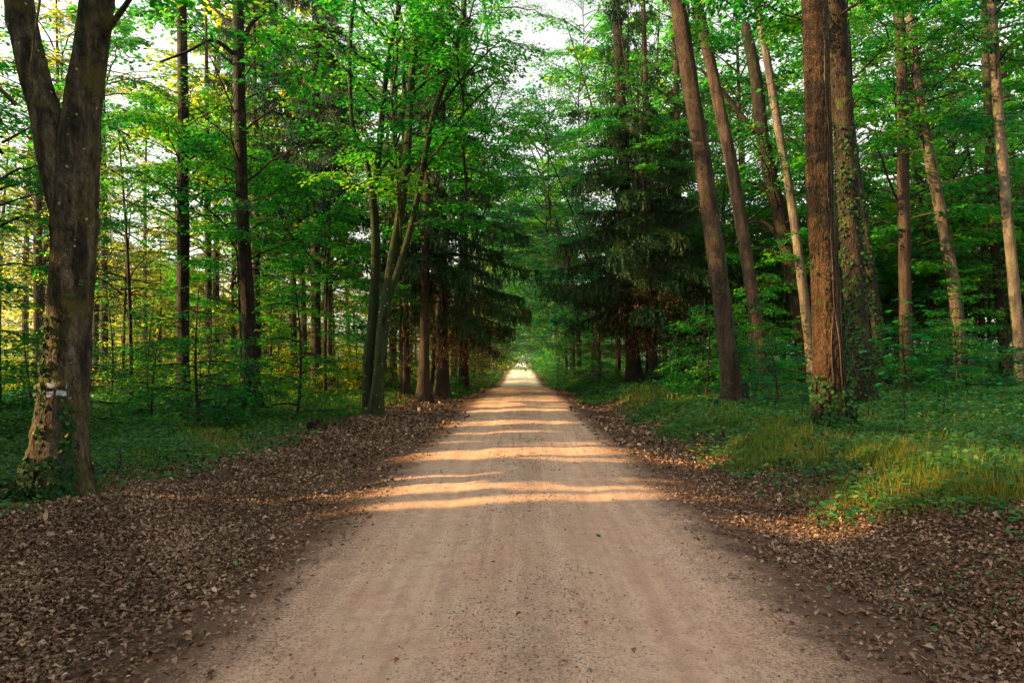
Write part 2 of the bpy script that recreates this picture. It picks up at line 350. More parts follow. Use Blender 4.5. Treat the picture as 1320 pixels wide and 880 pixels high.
# ------------------------------------------------------------------ wood (tubes)
class Tubes:
    def __init__(s): s.v = []; s.f = []; s.n = 0; s.sides = []
    def add(s, pts, rad, sides=6, lobes=None, cap=True):
        pts = np.asarray(pts, float); rad = np.asarray(rad, float)
        t = np.gradient(pts, axis=0); t = nrm(t)
        ref = np.array([0.0, 1, 0]) if abs(t[0][1]) < .9 else np.array([1.0, 0, 0])
        a = nrm(np.cross(t, ref)); b = np.cross(t, a)
        ang = np.arange(sides) / sides * 2 * PI
        R = rad[:, None] * np.ones((1, sides)) if lobes is None else rad[:, None] * lobes
        ring = pts[:, None, :] + (a[:, None, :] * np.cos(ang)[None, :, None] + b[:, None, :] * np.sin(ang)[None, :, None]) * R[..., None]
        m = len(pts); base = s.n
        s.v.append(ring.reshape(-1, 3)); s.n += m * sides; s.sides.append(sides)
        i = np.arange(m - 1)[:, None] * sides; j = np.arange(sides)[None, :]; j2 = (j + 1) % sides
        s.f.append(np.stack([base + i + j, base + i + j2, base + i + sides + j2, base + i + sides + j], -1).reshape(-1, 4))
        return ring
    def culled(s, W, rg):
        v, f, n = [], [], 0
        A_ = np.concatenate(s.v); ln = np.array([len(a) for a in s.v]); st = np.concatenate([[0], np.cumsum(ln)[:-1]])
        sm = sun_mask(A_ @ W[:3, :3].T + W[:3, 3], rg, 0.1); mean = np.add.reduceat(sm.astype(float), st) / ln
        for a, b, base, m_ in zip(s.v, s.f, st, mean):
            if m_ > .93: v.append(a); f.append(b - base + n); n += len(a)
        t = Tubes(); t.v = v; t.f = f; t.n = n; return t
    def mesh(s, name, mat, smooth=True):
        return mesh_np(name, np.concatenate(s.v), np.concatenate(s.f), smooth=smooth, mat=mat)

def smooth_path(P, n):
    """Catmull-Rom through control points"""
    P = np.asarray(P, float); Q = np.vstack([2 * P[0] - P[1], P, 2 * P[-1] - P[-2]])
    L = np.concatenate([[0], np.cumsum(np.linalg.norm(np.diff(P[:, :3], axis=0), axis=1))])
    ts = np.linspace(0, L[-1], n); out = []
    for t in ts:
        k = min(np.searchsorted(L, t, 'right') - 1, len(P) - 2); u = (t - L[k]) / max(L[k + 1] - L[k], 1e-6)
        p0, p1, p2, p3 = Q[k], Q[k + 1], Q[k + 2], Q[k + 3]
        out.append(.5 * (2 * p1 + (p2 - p0) * u + (2 * p0 - 5 * p1 + 4 * p2 - p3) * u * u + (3 * p1 - p0 - 3 * p2 + p3) * u ** 3))
    return np.array(out)

_lat = np.random.default_rng(5).random((32, 32, 32))
def vnoise(P):
    i = np.floor(P).astype(int); f = P - i; f = f * f * (3 - 2 * f); o = 0
    for dx in (0, 1):
        for dy in (0, 1):
            for dz in (0, 1):
                wt = (f[..., 0] if dx else 1 - f[..., 0]) * (f[..., 1] if dy else 1 - f[..., 1]) * (f[..., 2] if dz else 1 - f[..., 2])
                o = o + wt * _lat[(i[..., 0] + dx) % 32, (i[..., 1] + dy) % 32, (i[..., 2] + dz) % 32]
    return o
def fbm(P, oct=4, ridge=False):
    a, o, n = .5, 0, 0
    for k in range(oct):
        v = vnoise(P * 2 ** k + 7.3 * k); v = 1 - np.abs(2 * v - 1) if ridge else v
        o = o + a * v; n += a; a *= .55
    return o / n
def bark_relief(T, kind):
    """real relief pushed into the last tubes of T (near trunks only)"""
    for q in range(len(T.v)):
        v = T.v[q]; m = T.sides[q]; R = v.reshape(-1, m, 3); c = R.mean(1, keepdims=True); o = nrm(R - c); rad = np.linalg.norm(R - c, axis=-1)
        if kind == 'flaky':
            plates = fbm(R * [19, 19, 6.5], 3, True); fine = fbm(R * [60, 60, 30], 2)
            d = -.022 * np.clip(plates - .62, 0, 1) / .3 + .010 * fine + .03 * (fbm(R * [3, 3, 1.2], 2) - .5)
        else:
            fold = fbm(R * [5.5, 5.5, 1.1], 3, True); knots = fbm(R * [5, 5, 4], 3)
            d = .05 * (fold - .6) + .035 * np.clip(knots - .58, 0, 1) / .2 + .008 * fbm(R * [26, 26, 14], 3)
        T.v[q] = (R + o * (d * np.clip(rad / .25, .2, 1))[..., None]).reshape(-1, 3)

def trunk(T, ctrl, sides=14, n=40, flare=.35, flare_h=.6, seed=0, rough=.04, root=True):
    """ctrl rows: x y z radius"""
    P = smooth_path(ctrl, n); r = np.maximum(P[:, 3], .01); p = P[:, :3]
    rg = np.random.default_rng(seed); ang = np.arange(sides) / sides * 2 * PI
    h = p[:, 2] - p[0, 2]; ph = rg.random(4) * 6
    lob = 1 + rough * np.sin(3 * ang[None] + ph[0] + h[:, None] * .9) + rough * .8 * np.sin(5 * ang[None] + ph[1] - h[:, None] * 1.7) + rough * (.5 if sides < 60 else 0) * rg.standard_normal((n, sides))
    if root:
        fl = np.exp(-np.maximum(h, 0) / flare_h)[:, None] * flare
        lob = lob + fl * (1 + .55 * np.sin(5 * ang[None] + ph[2]) + .3 * np.sin(8 * ang[None] + ph[3]))
    T.add(p, r, sides, lob); return P

# ------------------------------------------------------------------ leaves
def leaf_quads(p, d, n, L, W, fold=.18):
    """p base, d direction, n normal, L length, W width -> (N,4,3)"""
    d = nrm(d); n = nrm(n - (n * d).sum(-1, keepdims=True) * d); s = np.cross(d, n)
    L = L[:, None]; W = W[:, None]; m = p + d * L * .45
    return np.stack([p, m + s * W * .5 + n * W * fold, p + d * L, m - s * W * .5 + n * W * fold], 1)

def quads_mesh(name, Q, tint, mat):
    N = len(Q); return mesh_np(name, Q.reshape(-1, 3), np.arange(N * 4).reshape(N, 4), tint, mat=mat)

LEAF_T = np.array([(0, 6, 1), (0, 5, 6), (1, 6, 7), (1, 7, 2), (5, 4, 7), (5, 7, 6), (2, 7, 3), (7, 4, 3)])
def good_leaves(p, d, n, L, W, curl, fold, notch=0.0):
    """leaf outline of six points with a midrib: (N,8,3)"""
    d = nrm(d); n = nrm(n - (n * d).sum(-1, keepdims=True) * d); s = np.cross(d, n)
    def P(a, b, c): return p + d * (L * a)[:, None] + s * (W * b)[:, None] + n * (L * c)[:, None]
    o = np.ones(len(p))
    z1 = curl * .6; z2 = curl * 1.0
    return np.stack([P(0 * o, 0 * o, 0 * o), P(.28 * o, .42 * o, fold + z1 * .4), P(.66 * o, .5 * o - notch, fold + z2 * .7), P(o, .05 * o, z2 * .4),
                     P(.62 * o, -.46 * o + notch, fold * .8 + z2 * .6), P(.3 * o, -.45 * o, fold + z1 * .4), P(.3 * o, 0 * o, z1 * .5), P(.66 * o, 0 * o, z2 * .8)], 1)

def good_mesh(name, G, tint, mat):
    N = len(G); fc = (LEAF_T[None] + (np.arange(N) * 8)[:, None, None]).reshape(-1, 3)
    return mesh_np(name, G.reshape(-1, 3), fc, np.repeat(tint, 8), mat=mat)

def decid(seed, H=10.0, z0=2.5, R=3.6, nb=26, leaf=.10, dens=1.0, rise=.45, prof=None, one_side=None):
    rg = np.random.default_rng(seed); T = Tubes(); Q = []; tn = []
    ax = lambda z: np.array([.12 * math.sin(z * .7 + seed), .12 * math.cos(z * .9 + seed), z])
    zz_ = np.linspace(z0 - .3, H, 16); T.add(np.array([ax(q) for q in zz_]), np.linspace(.045, .008, 16), 6)
    for i in range(nb):
        f = (i + rg.random() * .6) / nb; z = z0 + (H - z0) * f * .95
        az = i * 2.399 + rg.normal() * .35
        if one_side is not None: az = one_side + rg.normal() * .7
        pr = math.sin(PI * (0.18 + .78 * f)) ** .8 if prof is None else prof(f)
        L = R * pr * rg.uniform(.6, 1.15) + .3
        h = np.array([math.cos(az), math.sin(az), 0]); sd = np.array([-h[1], h[0], 0]); bend = rg.normal() * .38; rz_ = rise * rg.uniform(.3, 1.5)
        s = np.linspace(0, 1, 9)
        pts = ax(z)[None] + h[None] * (L * s)[:, None] + sd[None] * (bend * L * s * s)[:, None] + np.array([0, 0, 1.0])[None] * (L * (rz_ * (1 + f) * s - .34 * s * s))[:, None]
        pts += rg.normal(size=pts.shape) * .035 * L * s[:, None]
        T.add(pts, .006 + .010 * L * (1 - s) ** 1.2, 5)
        nt_ = int(8 + L * 6.5)
        st = rg.uniform(.16, 1.0, nt_) ** .85
        cl_t = rg.normal() * .12
        for q, sv in enumerate(st):
            k = min(int(sv * 8), 7); u = sv * 8 - k; b = pts[k] * (1 - u) + pts[k + 1] * u
            tang = nrm(pts[k + 1] - pts[k]); sgn = 1 if q % 2 else -1
            an = sgn * rg.uniform(.35, 1.25); c, sn = math.cos(an), math.sin(an)
            dr = np.array([tang[0] * c - tang[1] * sn, tang[0] * sn + tang[1] * c, tang[2] * .3 - .08 + rg.normal() * .12]); dr = nrm(dr)
            tl = (.35 + .34 * L * (1.15 - sv)) * rg.uniform(.5, 1.1)
            e = b + dr * tl; e[2] -= .10 * tl
            if q % 2 == 0: T.add([b, (b + e) / 2 + [0, 0, .03 * tl], e], [.010, .006, .003], 3)
            m = int(max(6, tl / .036 * dens))
            t = rg.uniform(.05, 1.08, m); p = b[None] + (e - b)[None] * t[:, None]
            sd2 = np.array([-dr[1], dr[0], 0]); sg = np.where(rg.random(m) < .5, 1, -1.0)
            off = rg.uniform(0, .22, m) * (1.1 - .4 * t) * (1 + tl * .5)
            p = p + sd2[None] * (sg * off)[:, None]; p[:, 2] += rg.normal(size=m) * .035 - .03
            d = dr[None] * rg.uniform(.3, 1, m)[:, None] + sd2[None] * (sg * rg.uniform(.3, 1.2, m))[:, None]; d[:, 2] -= rg.uniform(0, .55, m)
            n = np.array([0, 0, 1.0])[None] + rg.normal(size=(m, 3)) * .38
            Ls = leaf * rg.uniform(.65, 1.25, m)
            Q.append(leaf_quads(p, d, n, Ls, Ls * rg.uniform(.55, .8, m)))
            tn.append(np.clip(.38 + cl_t + rg.normal() * .10 + rg.normal(size=m) * .13, 0, 1))
    return dict(Q=np.concatenate(Q), t=np.concatenate(tn), T=T)

def spruce(seed, H=20.0, z0=3.0, R=4.0, nb=90, hang=.6, dens=1.0, quad=(.20, .046)):
    rg = np.random.default_rng(seed); T = Tubes(); Q = []; tn = []; dry = []
    T.add(np.array([[0, 0, q] for q in np.linspace(z0 - .3, H, 12)]), np.linspace(.08, .01, 12), 6)
    for i in range(nb):
        f = (i / nb) ** 1.05; z = z0 + (H - z0) * f + rg.normal() * .08; az = i * 2.399 + rg.normal() * .3
        L = (R * (1 - f) ** .75 * rg.uniform(.7, 1.12) + .25) * (1 if f > .06 else .75)
        h = np.array([math.cos(az), math.sin(az), 0]); sd = np.array([-h[1], h[0], 0])
        s = np.linspace(0, 1, 8); droop = rg.uniform(.30, .62); ct_ = rg.normal() * .16
        pts = np.array([0, 0, z])[None] + h[None] * (L * s)[:, None] + np.array([0, 0, 1.0])[None] * (L * (.12 * s - droop * s ** 1.6 + .16 * s ** 3.5))[:, None] + sd[None] * (rg.normal() * .1 * L * s * s)[:, None]
        T.add(pts, .008 + .011 * L * (1 - s), 4)
        ns = int((12 + 17 * L) * dens)
        sv = rg.uniform(.12, 1.0, ns); side = rg.uniform(-1, 1, ns) * (.22 * L * (1.1 - sv * .75) + .08)
        k = np.minimum((sv * 7).astype(int), 6); u = (sv * 7 - k)[:, None]; b = pts[k] * (1 - u) + pts[k + 1] * u
        root = b + sd[None] * side[:, None] + h[None] * (np.abs(side) * .6)[:, None]; root[:, 2] -= np.abs(side) * .22
        hl = hang * rg.uniform(.35, 1.1, ns) * np.clip(.35 + L * .28, .3, 1.25)
        m = 9
        tt = (np.arange(m)[None] + rg.random((ns, m))) / m
        down = np.stack([rg.normal(size=ns) * .12, rg.normal(size=ns) * .12, -np.ones(ns)], -1) + h[None] * .12
        p = root[:, None] + down[:, None] * (tt * hl[:, None])[..., None]
        p = p.reshape(-1, 3); d = np.repeat(down, m, 0) + rg.normal(size=(ns * m, 3)) * .42
        n = rg.normal(size=(ns * m, 3))
        Ls = quad[0] * rg.uniform(.6, 1.25, ns * m)
        Q.append(leaf_quads(p, d, n, Ls, quad[1] * rg.uniform(.7, 1.4, ns * m), .0)); tn.append(np.clip(.4 + ct_ + np.repeat(rg.normal(size=ns) * .12, m) + rg.normal(size=ns * m) * .14, 0, 1))
        # the side twigs themselves carry flat needle sprays
        m2 = 11; a = rg.random((ns, m2)); p2 = (b[:, None] * (1 - a[..., None]) + root[:, None] * a[..., None]).reshape(-1, 3) + rg.normal(size=(ns * m2, 3)) * .03
        d2 = np.repeat(root - b, m2, 0) + rg.normal(size=(ns * m2, 3)) * .12 + h[None] * .1
        n2 = np.array([0, 0, 1.0])[None] + rg.normal(size=(ns * m2, 3)) * .4; L2 = quad[0] * .9 * rg.uniform(.6, 1.2, ns * m2)
        Q.append(leaf_quads(p2, d2, n2, L2, quad[1] * 1.3 * rg.uniform(.7, 1.3, ns * m2), .0)); tn.append(np.clip(.55 + ct_ + rg.normal(size=ns * m2) * .15, 0, 1))
    return dict(Q=np.concatenate(Q), t=np.concatenate(tn), T=T)

_shared = {}
def hang_crown(root, key, arr, mat, loc, rz, sc, wood_mat=M_twig, wood=True, name='crown', keep=None, cull_wood=False):
    """puts a crown (leaf mesh) and its branches under a tree; leaves standing in a sun gap are left out"""
    M = Matrix.LocRotScale(Vector(loc), Matrix.Rotation(rz, 3, 'Z').to_quaternion(), Vector((sc,) * 3) if np.isscalar(sc) else Vector(sc))
    W = np.array(root.matrix_basis @ M)
    C = arr['Q'].mean(1); P = C @ W[:3, :3].T + W[:3, 3]
    stay = sun_mask(P, np.random.default_rng(int(abs(P[0, 0] * 977 + P[0, 1] * 31)) % 2 ** 31), mg=.13 if key[0] == 'f' else .06)
    if keep is not None: stay &= keep(P)
    if stay.all():
        if (key, mat.name) not in _shared: _shared[(key, mat.name)] = quads_mesh(name, arr['Q'], arr['t'], mat)
        me = _shared[(key, mat.name)]
    else: me = quads_mesh(name, arr['Q'][stay], arr['t'][stay], mat)
    c = link(name, me, root); c.matrix_basis = M
    if wood:
        if (key, 'w') not in _shared: _shared[(key, 'w')] = arr['T'].mesh('branches', wood_mat)
        bm_ = _shared[(key, 'w')]
        if cull_wood:
            tt_ = arr['T'].culled(W, np.random.default_rng(1))
            if len(tt_.v) < 12: return c
            if len(tt_.v) < len(arr['T'].v): bm_ = tt_.mesh('branches', wood_mat)
        b = link('branches', bm_, root); b.matrix_basis = M
    return c

# crown library
D = [decid(100 + i, H=h, z0=z0, R=R, nb=nb, leaf=.125) for i, (h, z0, R, nb) in enumerate([(11, 3.0, 3.8, 30), (9, 2.2, 3.4, 26), (12, 4.5, 4.2, 30), (10, 2.6, 3.0, 24)])]
DF = [decid(150 + i, H=h, z0=z0, R=R, nb=nb, leaf=.21, dens=.55) for i, (h, z0, R, nb) in enumerate([(11, 2.4, 4.2, 34), (9.5, 2.0, 3.8, 30), (12, 3.0, 4.4, 34), (10, 2.2, 3.8, 30)])]
SAP = [decid(200 + i, H=h, z0=.5, R=R, nb=nb, leaf=.095, rise=.25, dens=.9, prof=lambda f: (1 - f) ** .6 * .9 + .12) for i, (h, R, nb) in enumerate([(3.4, 1.3, 16), (2.4, 1.1, 12), (4.6, 1.7, 20)])]
SP = [spruce(300, 19, 2.4, 4.7, 64, .55, 1.05), spruce(301, 17, 2.0, 4.2, 58, .5, 1.05), spruce(302, 20, 6.5, 3.3, 52, .7, .8)]
print('leaves', [len(a['Q']) for a in D + SAP + SP])

# ------------------------------------------------------------------ traced trees
def root_at(name, x, y, label, cat='tree', group=None):
    o = link(name, None, loc=(x, y, gz(x, y))); tag(o, label, cat, group)
    bpy.context.view_layer.update() if False else None
    return o

def traced(name, label, Y, pts, mat, top=16.0, group=None, sides=14, n=44, flare=.6, stems=(), twigs=0, seed=1, wander=.0, rough=.04, flare_h=.6, relief=None, wf=.86):
    """pts: (px, py, width px) from the base up, all near depth Y; the trunk goes on upward to height top"""
    P = []
    b = at(pts[0][0], pts[0][1], Y); base = np.array([b[0], Y, gz(b[0], Y) - .08])
    rg = np.random.default_rng(seed)
    for i, (px, py, wpx) in enumerate(pts):
        p = at(px, py, Y); p[1] += wander * i
        if i == 0: p = base.copy()
        P.append([*p, wf * wpx / F * Y / 2])
    if top is not None and P[-1][2] < top:
        a, c = np.array(P[-2]), np.array(P[-1]); d = (c[:3] - a[:3]) / max(c[2] - a[2], .1)
        e = c[:3] + d * (top - c[2]) ; P.append([*e, c[3] * .35])
    P = np.array(P); r = root_at(name, base[0], Y, label, group=group)
    off = np.array([*r.location])
    T = Tubes(); Q = P.copy(); Q[:, :3] -= off; path = trunk(T, Q, sides, n, flare, flare_h, seed, rough)
    if relief: bark_relief(T, relief)
    tr = link('trunk', T.mesh('trunk', mat), r)
    for sidx, stp in enumerate(stems):
        T2 = Tubes(); C = np.array([[*(at(px, py, Y) + np.array([0, dy, 0]) - off), wf * wpx / F * Y / 2] for px, py, wpx, dy in stp['pts']])
        if stp.get('up'):
            a, c = C[-2], C[-1]; d = (c[:3] - a[:3]) / max(c[2] - a[2], .1); C = np.vstack([C, [*(c[:3] + d * ((top or 14) - off[2] - c[2])), c[3] * .4]])
        trunk(T2, C, stp.get('sides', 10), stp.get('n', 24), root=False, seed=seed + sidx, rough=rough)
        if relief and stp.get('sides', 10) > 60: bark_relief(T2, relief)
        link(stp.get('name', 'limb'), T2.mesh('limb', mat), r)
    if twigs:     # dead side twigs on the stem
        for _ in range(twigs):
            T3 = Tubes()
            k = rg.integers(int(n * .12), int(n * .8)); az = rg.uniform(0, 2 * PI); L = rg.uniform(.3, 1.4)
            d = np.array([math.cos(az), math.sin(az), rg.uniform(-.3, .25)]); s = np.linspace(0, 1, 4)[:, None]
            q = path[k, :3] + d * L * s + np.array([0, 0, -.15 * L]) * s ** 2
            T3.add(q, [.014, .01, .007, .003], 4); link('dead_twig', T3.mesh('dead_twig', M_twig), r)
    r['_top'] = 0; del r['_top']
    return r, path, off

def ivy_on(root, path, z0, z1, count, width_az=(0, 2 * PI), size=.06, seed=0, name='ivy', gap=.02, flare=.35, flare_h=.6, patch=1.0):
    rg = np.random.default_rng(seed); z = path[:, 2]
    zz = z0 + (z1 - z0) * rg.random(count) ** 1.6; az = rg.uniform(*width_az, count)
    ok = (np.sin(az * 3 + zz * 1.2 + seed) + np.sin(az * 1.7 - zz * 2.3 + seed * 2) + rg.normal(size=count) * .5) > patch - 1.4
    zz, az = zz[ok], az[ok]; m = len(zz)
    c = np.stack([np.interp(zz, z, path[:, i]) for i in range(4)], -1); rad = c[:, 3] * (1 + flare * 1.15 * np.exp(-np.maximum(zz, 0) / flare_h)) + gap + rg.random(m) * .03
    o = np.stack([np.cos(az), np.sin(az), np.zeros(m)], -1)
    p = np.stack([c[:, 0], c[:, 1], zz], -1) + o * rad[:, None]
    d = np.stack([rg.normal(size=m) * .5, rg.normal(size=m) * .5, -np.ones(m)], -1) + o * .35
    n = o + rg.normal(size=(m, 3)) * .35
    L = size * rg.uniform(.6, 1.3, m); t = np.clip(.45 + rg.normal(size=m) * .2, 0, 1)
    link(name, good_mesh(name, good_leaves(p, d, n, L, L * .95, rg.normal(size=m) * .1, rg.uniform(0, .15, m)), t, M_ivy), root)

def stems_on(root, path, paths, rad=.014, mat=M_stick, flare=.35, flare_h=.6):
    """climbing stems lying on the bark; paths: list of (azimuth0, azimuth drift, z0, z1)"""
    T = Tubes(); z = path[:, 2]
    for k, (a0, da, z0, z1) in enumerate(paths):
        zz = np.linspace(z0, z1, 60); az = a0 + da * np.linspace(0, 1, 60) + .14 * np.sin(zz * 1.7 + k) + .05 * np.sin(zz * 5 + k)
        c = np.stack([np.interp(zz, z, path[:, i]) for i in range(4)], -1); rr = c[:, 3] * (1 + flare * 1.1 * np.exp(-np.maximum(zz, 0) / flare_h)) * 1.03
        T.add(np.stack([c[:, 0] + np.cos(az) * rr, c[:, 1] + np.sin(az) * rr, zz], -1), np.linspace(rad, rad * .5, 60), 6)
    link('ivy_stem', T.mesh('ivy_stem', mat), root)

CAMAZ = -PI / 2      # azimuth on a trunk that faces the camera

# --- left fork tree in the foreground
r, path, off = traced('forked_beech', 'large forked mossy beech with white paint dashes on its trunk, nearest tree on the left', 8.0,
    [(78, 655, 84), (80, 560, 74), (87, 450, 65), (93, 340, 63), (96, 270, 67), (100, 205, 62), (105, 150, 54), (115, 80, 50), (126, 0, 48), (140, -100, 42), (165, -240, 30)], M_bark_beech, top=None, sides=130, n=560, flare=.42, seed=3, rough=.022, flare_h=.38, relief='fold', wf=.77,
    stems=[dict(pts=[(94, 350, 30, 0), (88, 285, 46, 0), (75, 215, 52, 0), (60, 150, 46, 0), (42, 90, 42, 0), (20, 0, 40, .05), (5, -90, 37, .1)], up=True, sides=110, n=360),
           dict(pts=[(126, 60, 14, 0), (150, 38, 10, -.1), (175, 18, 8, -.2), (205, -12, 6, -.3)], name='branch'), dict(pts=[(88, -40, 5, -.4), (87, 20, 4, -.45), (84, 70, 3, -.5), (80, 105, 2, -.5)], name='branch'),
           dict(pts=[(30, 140, 8, -.1), (12, 120, 6, -.3), (-30, 122, 5, -.5)], name='branch')])
ivy_on(r, path, .05, 2.1, 480, (-2.6, -1.75), .05, 5, gap=.012, flare=.42, flare_h=.38, patch=.8)
ivy_on(r, path, .05, 2.5, 330, (-1.05, -.55), .05, 5, gap=.012, flare=.42, flare_h=.38, patch=.8)
ivy_on(r, path, .0, .5, 420, (-PI, 0), .06, 6, name='ivy', gap=.03, flare=.5, flare_h=.38, patch=.4)
# bark folds where the fork joins and the two paint dashes
kp = NT('worn_paint'); tcp = kp.n('ShaderNodeTexCoord').outputs['Object']
m_ = kp.ramp(kp.noise(kp.mapping(tcp, (9, 9, 26)), 2.6, 5, .75), [(.28, .15), (.62, .85)])
pb = kp.princ((.58, .62, .62), .8, spec=.2); tp = kp.n('ShaderNodeBsdfTransparent'); ms = kp.n('ShaderNodeMixShader'); kp.l(m_, ms.inputs[0]); kp.l(tp.outputs[0], ms.inputs[1]); kp.l(pb, ms.inputs[2]); M_paint = kp.done(ms.outputs[0])
for (py, hh) in ((496, .028), (507, .03)):
    zz = EYE + (VY - py) / F * 7.72 - off[2]; c = [np.interp(zz, path[:, 2], path[:, i]) for i in range(4)]
    rr = c[3] * (1 + .42 * math.exp(-zz / .38)) * 1.03 + .012; an = np.linspace(-1.70, -.92, 14); vv = []
    for s_ in (-1, 1):
        for a_ in an: vv.append((c[0] + rr * math.cos(a_), c[1] + rr * math.sin(a_), zz + s_ * hh + .01 * math.sin(a_ * 9)))
    me = mesh_np('paint_mark', vv, [(i, i + 1, i + 15, i + 14) for i in range(13)], mat=M_paint); link('paint_mark', me, r)
hang_crown(r, 'd0', D[0], M_leaf, (0, .5, 3.2), .4, .9, wood=False)

# --- big flaky trunk on the right bank
r, path, off = traced('oak', 'thick flaky brown trunk wrapped in ivy stems, nearest tree on the right bank', 12.0,
    [(1072, 568, 50), (1070, 500, 49), (1064, 380, 46), (1058, 250, 44), (1054, 120, 42), (1050, 0, 40)], M_bark_oak, top=17, sides=150, n=820, relief='flaky', wf=.76, flare=.30, seed=7, rough=.02)
stems_on(r, path, [(-1.35, .1, 0.1, 9.5), (-1.05, -.25, .1, 8.0), (-.7, -.2, .1, 6), (-1.8, .5, .1, 5)], .011)
ivy_on(r, path, 0, 1.0, 700, (-PI, .6), .07, 8, gap=.04, patch=.2)
ivy_on(r, path, .8, 3.4, 420, (-.9, .5), .06, 9, patch=.6)
ivy_on(r, path, 2.5, 9, 260, (-PI, 0), .05, 10, patch=1.1)
hang_crown(r, 'd2', D[2], M_leaf, (-.4, 0, 4.6), 1.4, .95)

TR = []   # other traced trees: (name, label, Y, pts, mat, opts, crown)
TR.append(('oak', 'ivy covered dark trunk close behind the thick flaky oak', 16.5, [(1112, 520, 34), (1102, 380, 32), (1090, 200, 30), (1077, 0, 27)], M_bark, dict(seed=12), ('d0', 0, M_leaf, 8.5, 1.0)))
TR.append(('pine', 'leaning brown pine at the edge of the right bank, nearest the road', 18.0, [(946, 532, 31), (940, 470, 27), (918, 290, 26), (890, 110, 24), (873, 0, 22)], M_bark_pine, dict(seed=13, twigs=10), ('s2', 2, M_needle, 9, .7)))
TR.append(('pine', 'leaning brown pine just right of the pine at the bank edge', 24.0, [(987, 500, 22), (974, 410, 19), (951, 260, 18), (922, 110, 17), (897, 0, 16)], M_bark_pine, dict(seed=14, twigs=8), ('d3', 3, M_leaf, 12, .9)))
TR.append(('beech', 'crooked nearly black trunk leaning left between the pale and the brown stems', 29.0, [(1042, 490, 26), (1030, 400, 24), (1008, 290, 21), (985, 190, 19), (976, 110, 18), (962, 40, 15)], M_bark, dict(seed=15, stems=[dict(pts=[(985, 180, 12, 0), (960, 150, 8, .2), (930, 110, 6, .3), (905, 85, 4, .3)], name='branch'), dict(pts=[(1000, 260, 9, 0), (975, 240, 6, -.2), (950, 235, 4, -.3)], name='branch'), dict(pts=[(1010, 310, 9, 0), (985, 285, 6, .2), (955, 290, 4, .3)], name='branch')]), ('d1', 1, M_leaf, 4, 1.1)))
TR.append(('birch', 'slim pale leaning trunk catching the sun behind the right bank', 27.0, [(1050, 490, 15), (1038, 400, 14), (1022, 270, 13), (1004, 170, 12), (986, 60, 11), (974, 0, 10)], M_bark_pale, dict(seed=16), None))
TR.append(('maple', 'dark trunk leaning left behind the ivy covered oak', 24.0, [(1140, 500, 17), (1128, 400, 15), (1112, 280, 14), (1098, 180, 13), (1092, 60, 11)], M_bark, dict(seed=17), ('d3', 3, M_leaf, 8, 1.0)))
TR.append(('pine', 'straight dark brown trunk, right of the thick oak pair', 26.0, [(1170, 500, 18), (1167, 400, 17), (1165, 250, 17), (1163, 120, 15), (1158, 0, 14)], M_bark_pine, dict(seed=18, twigs=4), ('d2', 2, M_leaf, 9, 1.0)))
TR.append(('beech', 'smooth grey trunk leaning left beside the straight dark brown one', 27.0, [(1242, 480, 18), (1232, 390, 17), (1212, 270, 16), (1190, 160, 15), (1176, 50, 13), (1172, 0, 12)], M_bark_pale, dict(seed=19), ('d1', 1, M_leaf_teal, 10, 1.0)))
TR.append(('maple', 'thin dark trunk crossing behind the grey leaning beech', 33.0, [(1212, 490, 12), (1196, 300, 10), (1180, 200, 9), (1168, 90, 8)], M_bark, dict(seed=20), ('d0', 0, M_leaf_farR, 4, 1.0)))
TR.append(('birch', 'pale grey straight trunk at the right edge of the picture', 25.0, [(1318, 490, 17), (1308, 380, 15), (1296, 250, 14), (1286, 130, 13), (1278, 0, 12)], M_bark_pale, dict(seed=21), ('d2', 2, M_leaf, 10, .9)))
TR.append(('maple', 'dark thin trunk just left of the pale birch at the right edge', 31.0, [(1300, 490, 14), (1286, 360, 13), (1278, 240, 12), (1272, 110, 11), (1268, 0, 9)], M_bark, dict(seed=22, stems=[dict(pts=[(1284, 330, 6, 0), (1262, 240, 4, .2), (1245, 150, 3, .3)], name='branch')]), ('d1', 1, M_leaf_farR, 4, 1.1)))
TR.append(('maple', 'thin trunk in the corner behind the pale birch', 38.0, [(1330, 480, 11), (1318, 340, 10), (1305, 200, 9), (1290, 60, 8)], M_bark, dict(seed=23), ('d3', 3, M_leaf_farR, 4, 1.2)))
# left side
TR.append(('pine', 'straight dark trunk right of the forked beech, bare of branches', 23.0, [(237, 535, 20), (236, 450, 17), (236, 300, 17), (236, 150, 15), (234, 0, 13)], M_bark, dict(seed=31), ('d1', 1, M_leaf, 5.2, .9)))
TR.append(('beech', 'dark slightly curved trunk left of the mossy clump', 20.5, [(326, 535, 23), (322, 440, 21), (314, 300, 18), (309, 150, 17), (307, 0, 15)], M_bark, dict(seed=32, stems=[dict(pts=[(308, 80, 9, 0), (298, 68, 7, -.2), (280, 60, 5, -.4), (255, 78, 4, -.6), (225, 95, 3, -.8)], name='branch'), dict(pts=[(308, 40, 8, 0), (285, 20, 5, .2), (262, -5, 4, .4)], name='branch'), dict(pts=[(312, 60, 8, 0), (322, 30, 6, .1), (345, 5, 4, .2)], name='branch')]), ('d3', 3, M_leaf, 4.0, 1.0)))
TR.append(('pine', 'brown straight trunk midway between the curved beech and the mossy clump', 30.0, [(408, 510, 15), (407, 400, 14), (406, 250, 13), (406, 100, 11), (407, 0, 10)], M_bark_pine, dict(seed=33, twigs=10), ('s2', 2, M_needle_far, 5, .9)))
TR.append(('pine', 'slim brown trunk at the left edge behind the forked beech', 32.0, [(50, 500, 13), (49, 380, 12), (49, 240, 11), (48, 100, 10)], M_bark_pine, dict(seed=34), ('d0', 0, M_leaf_far, 4, .9)))
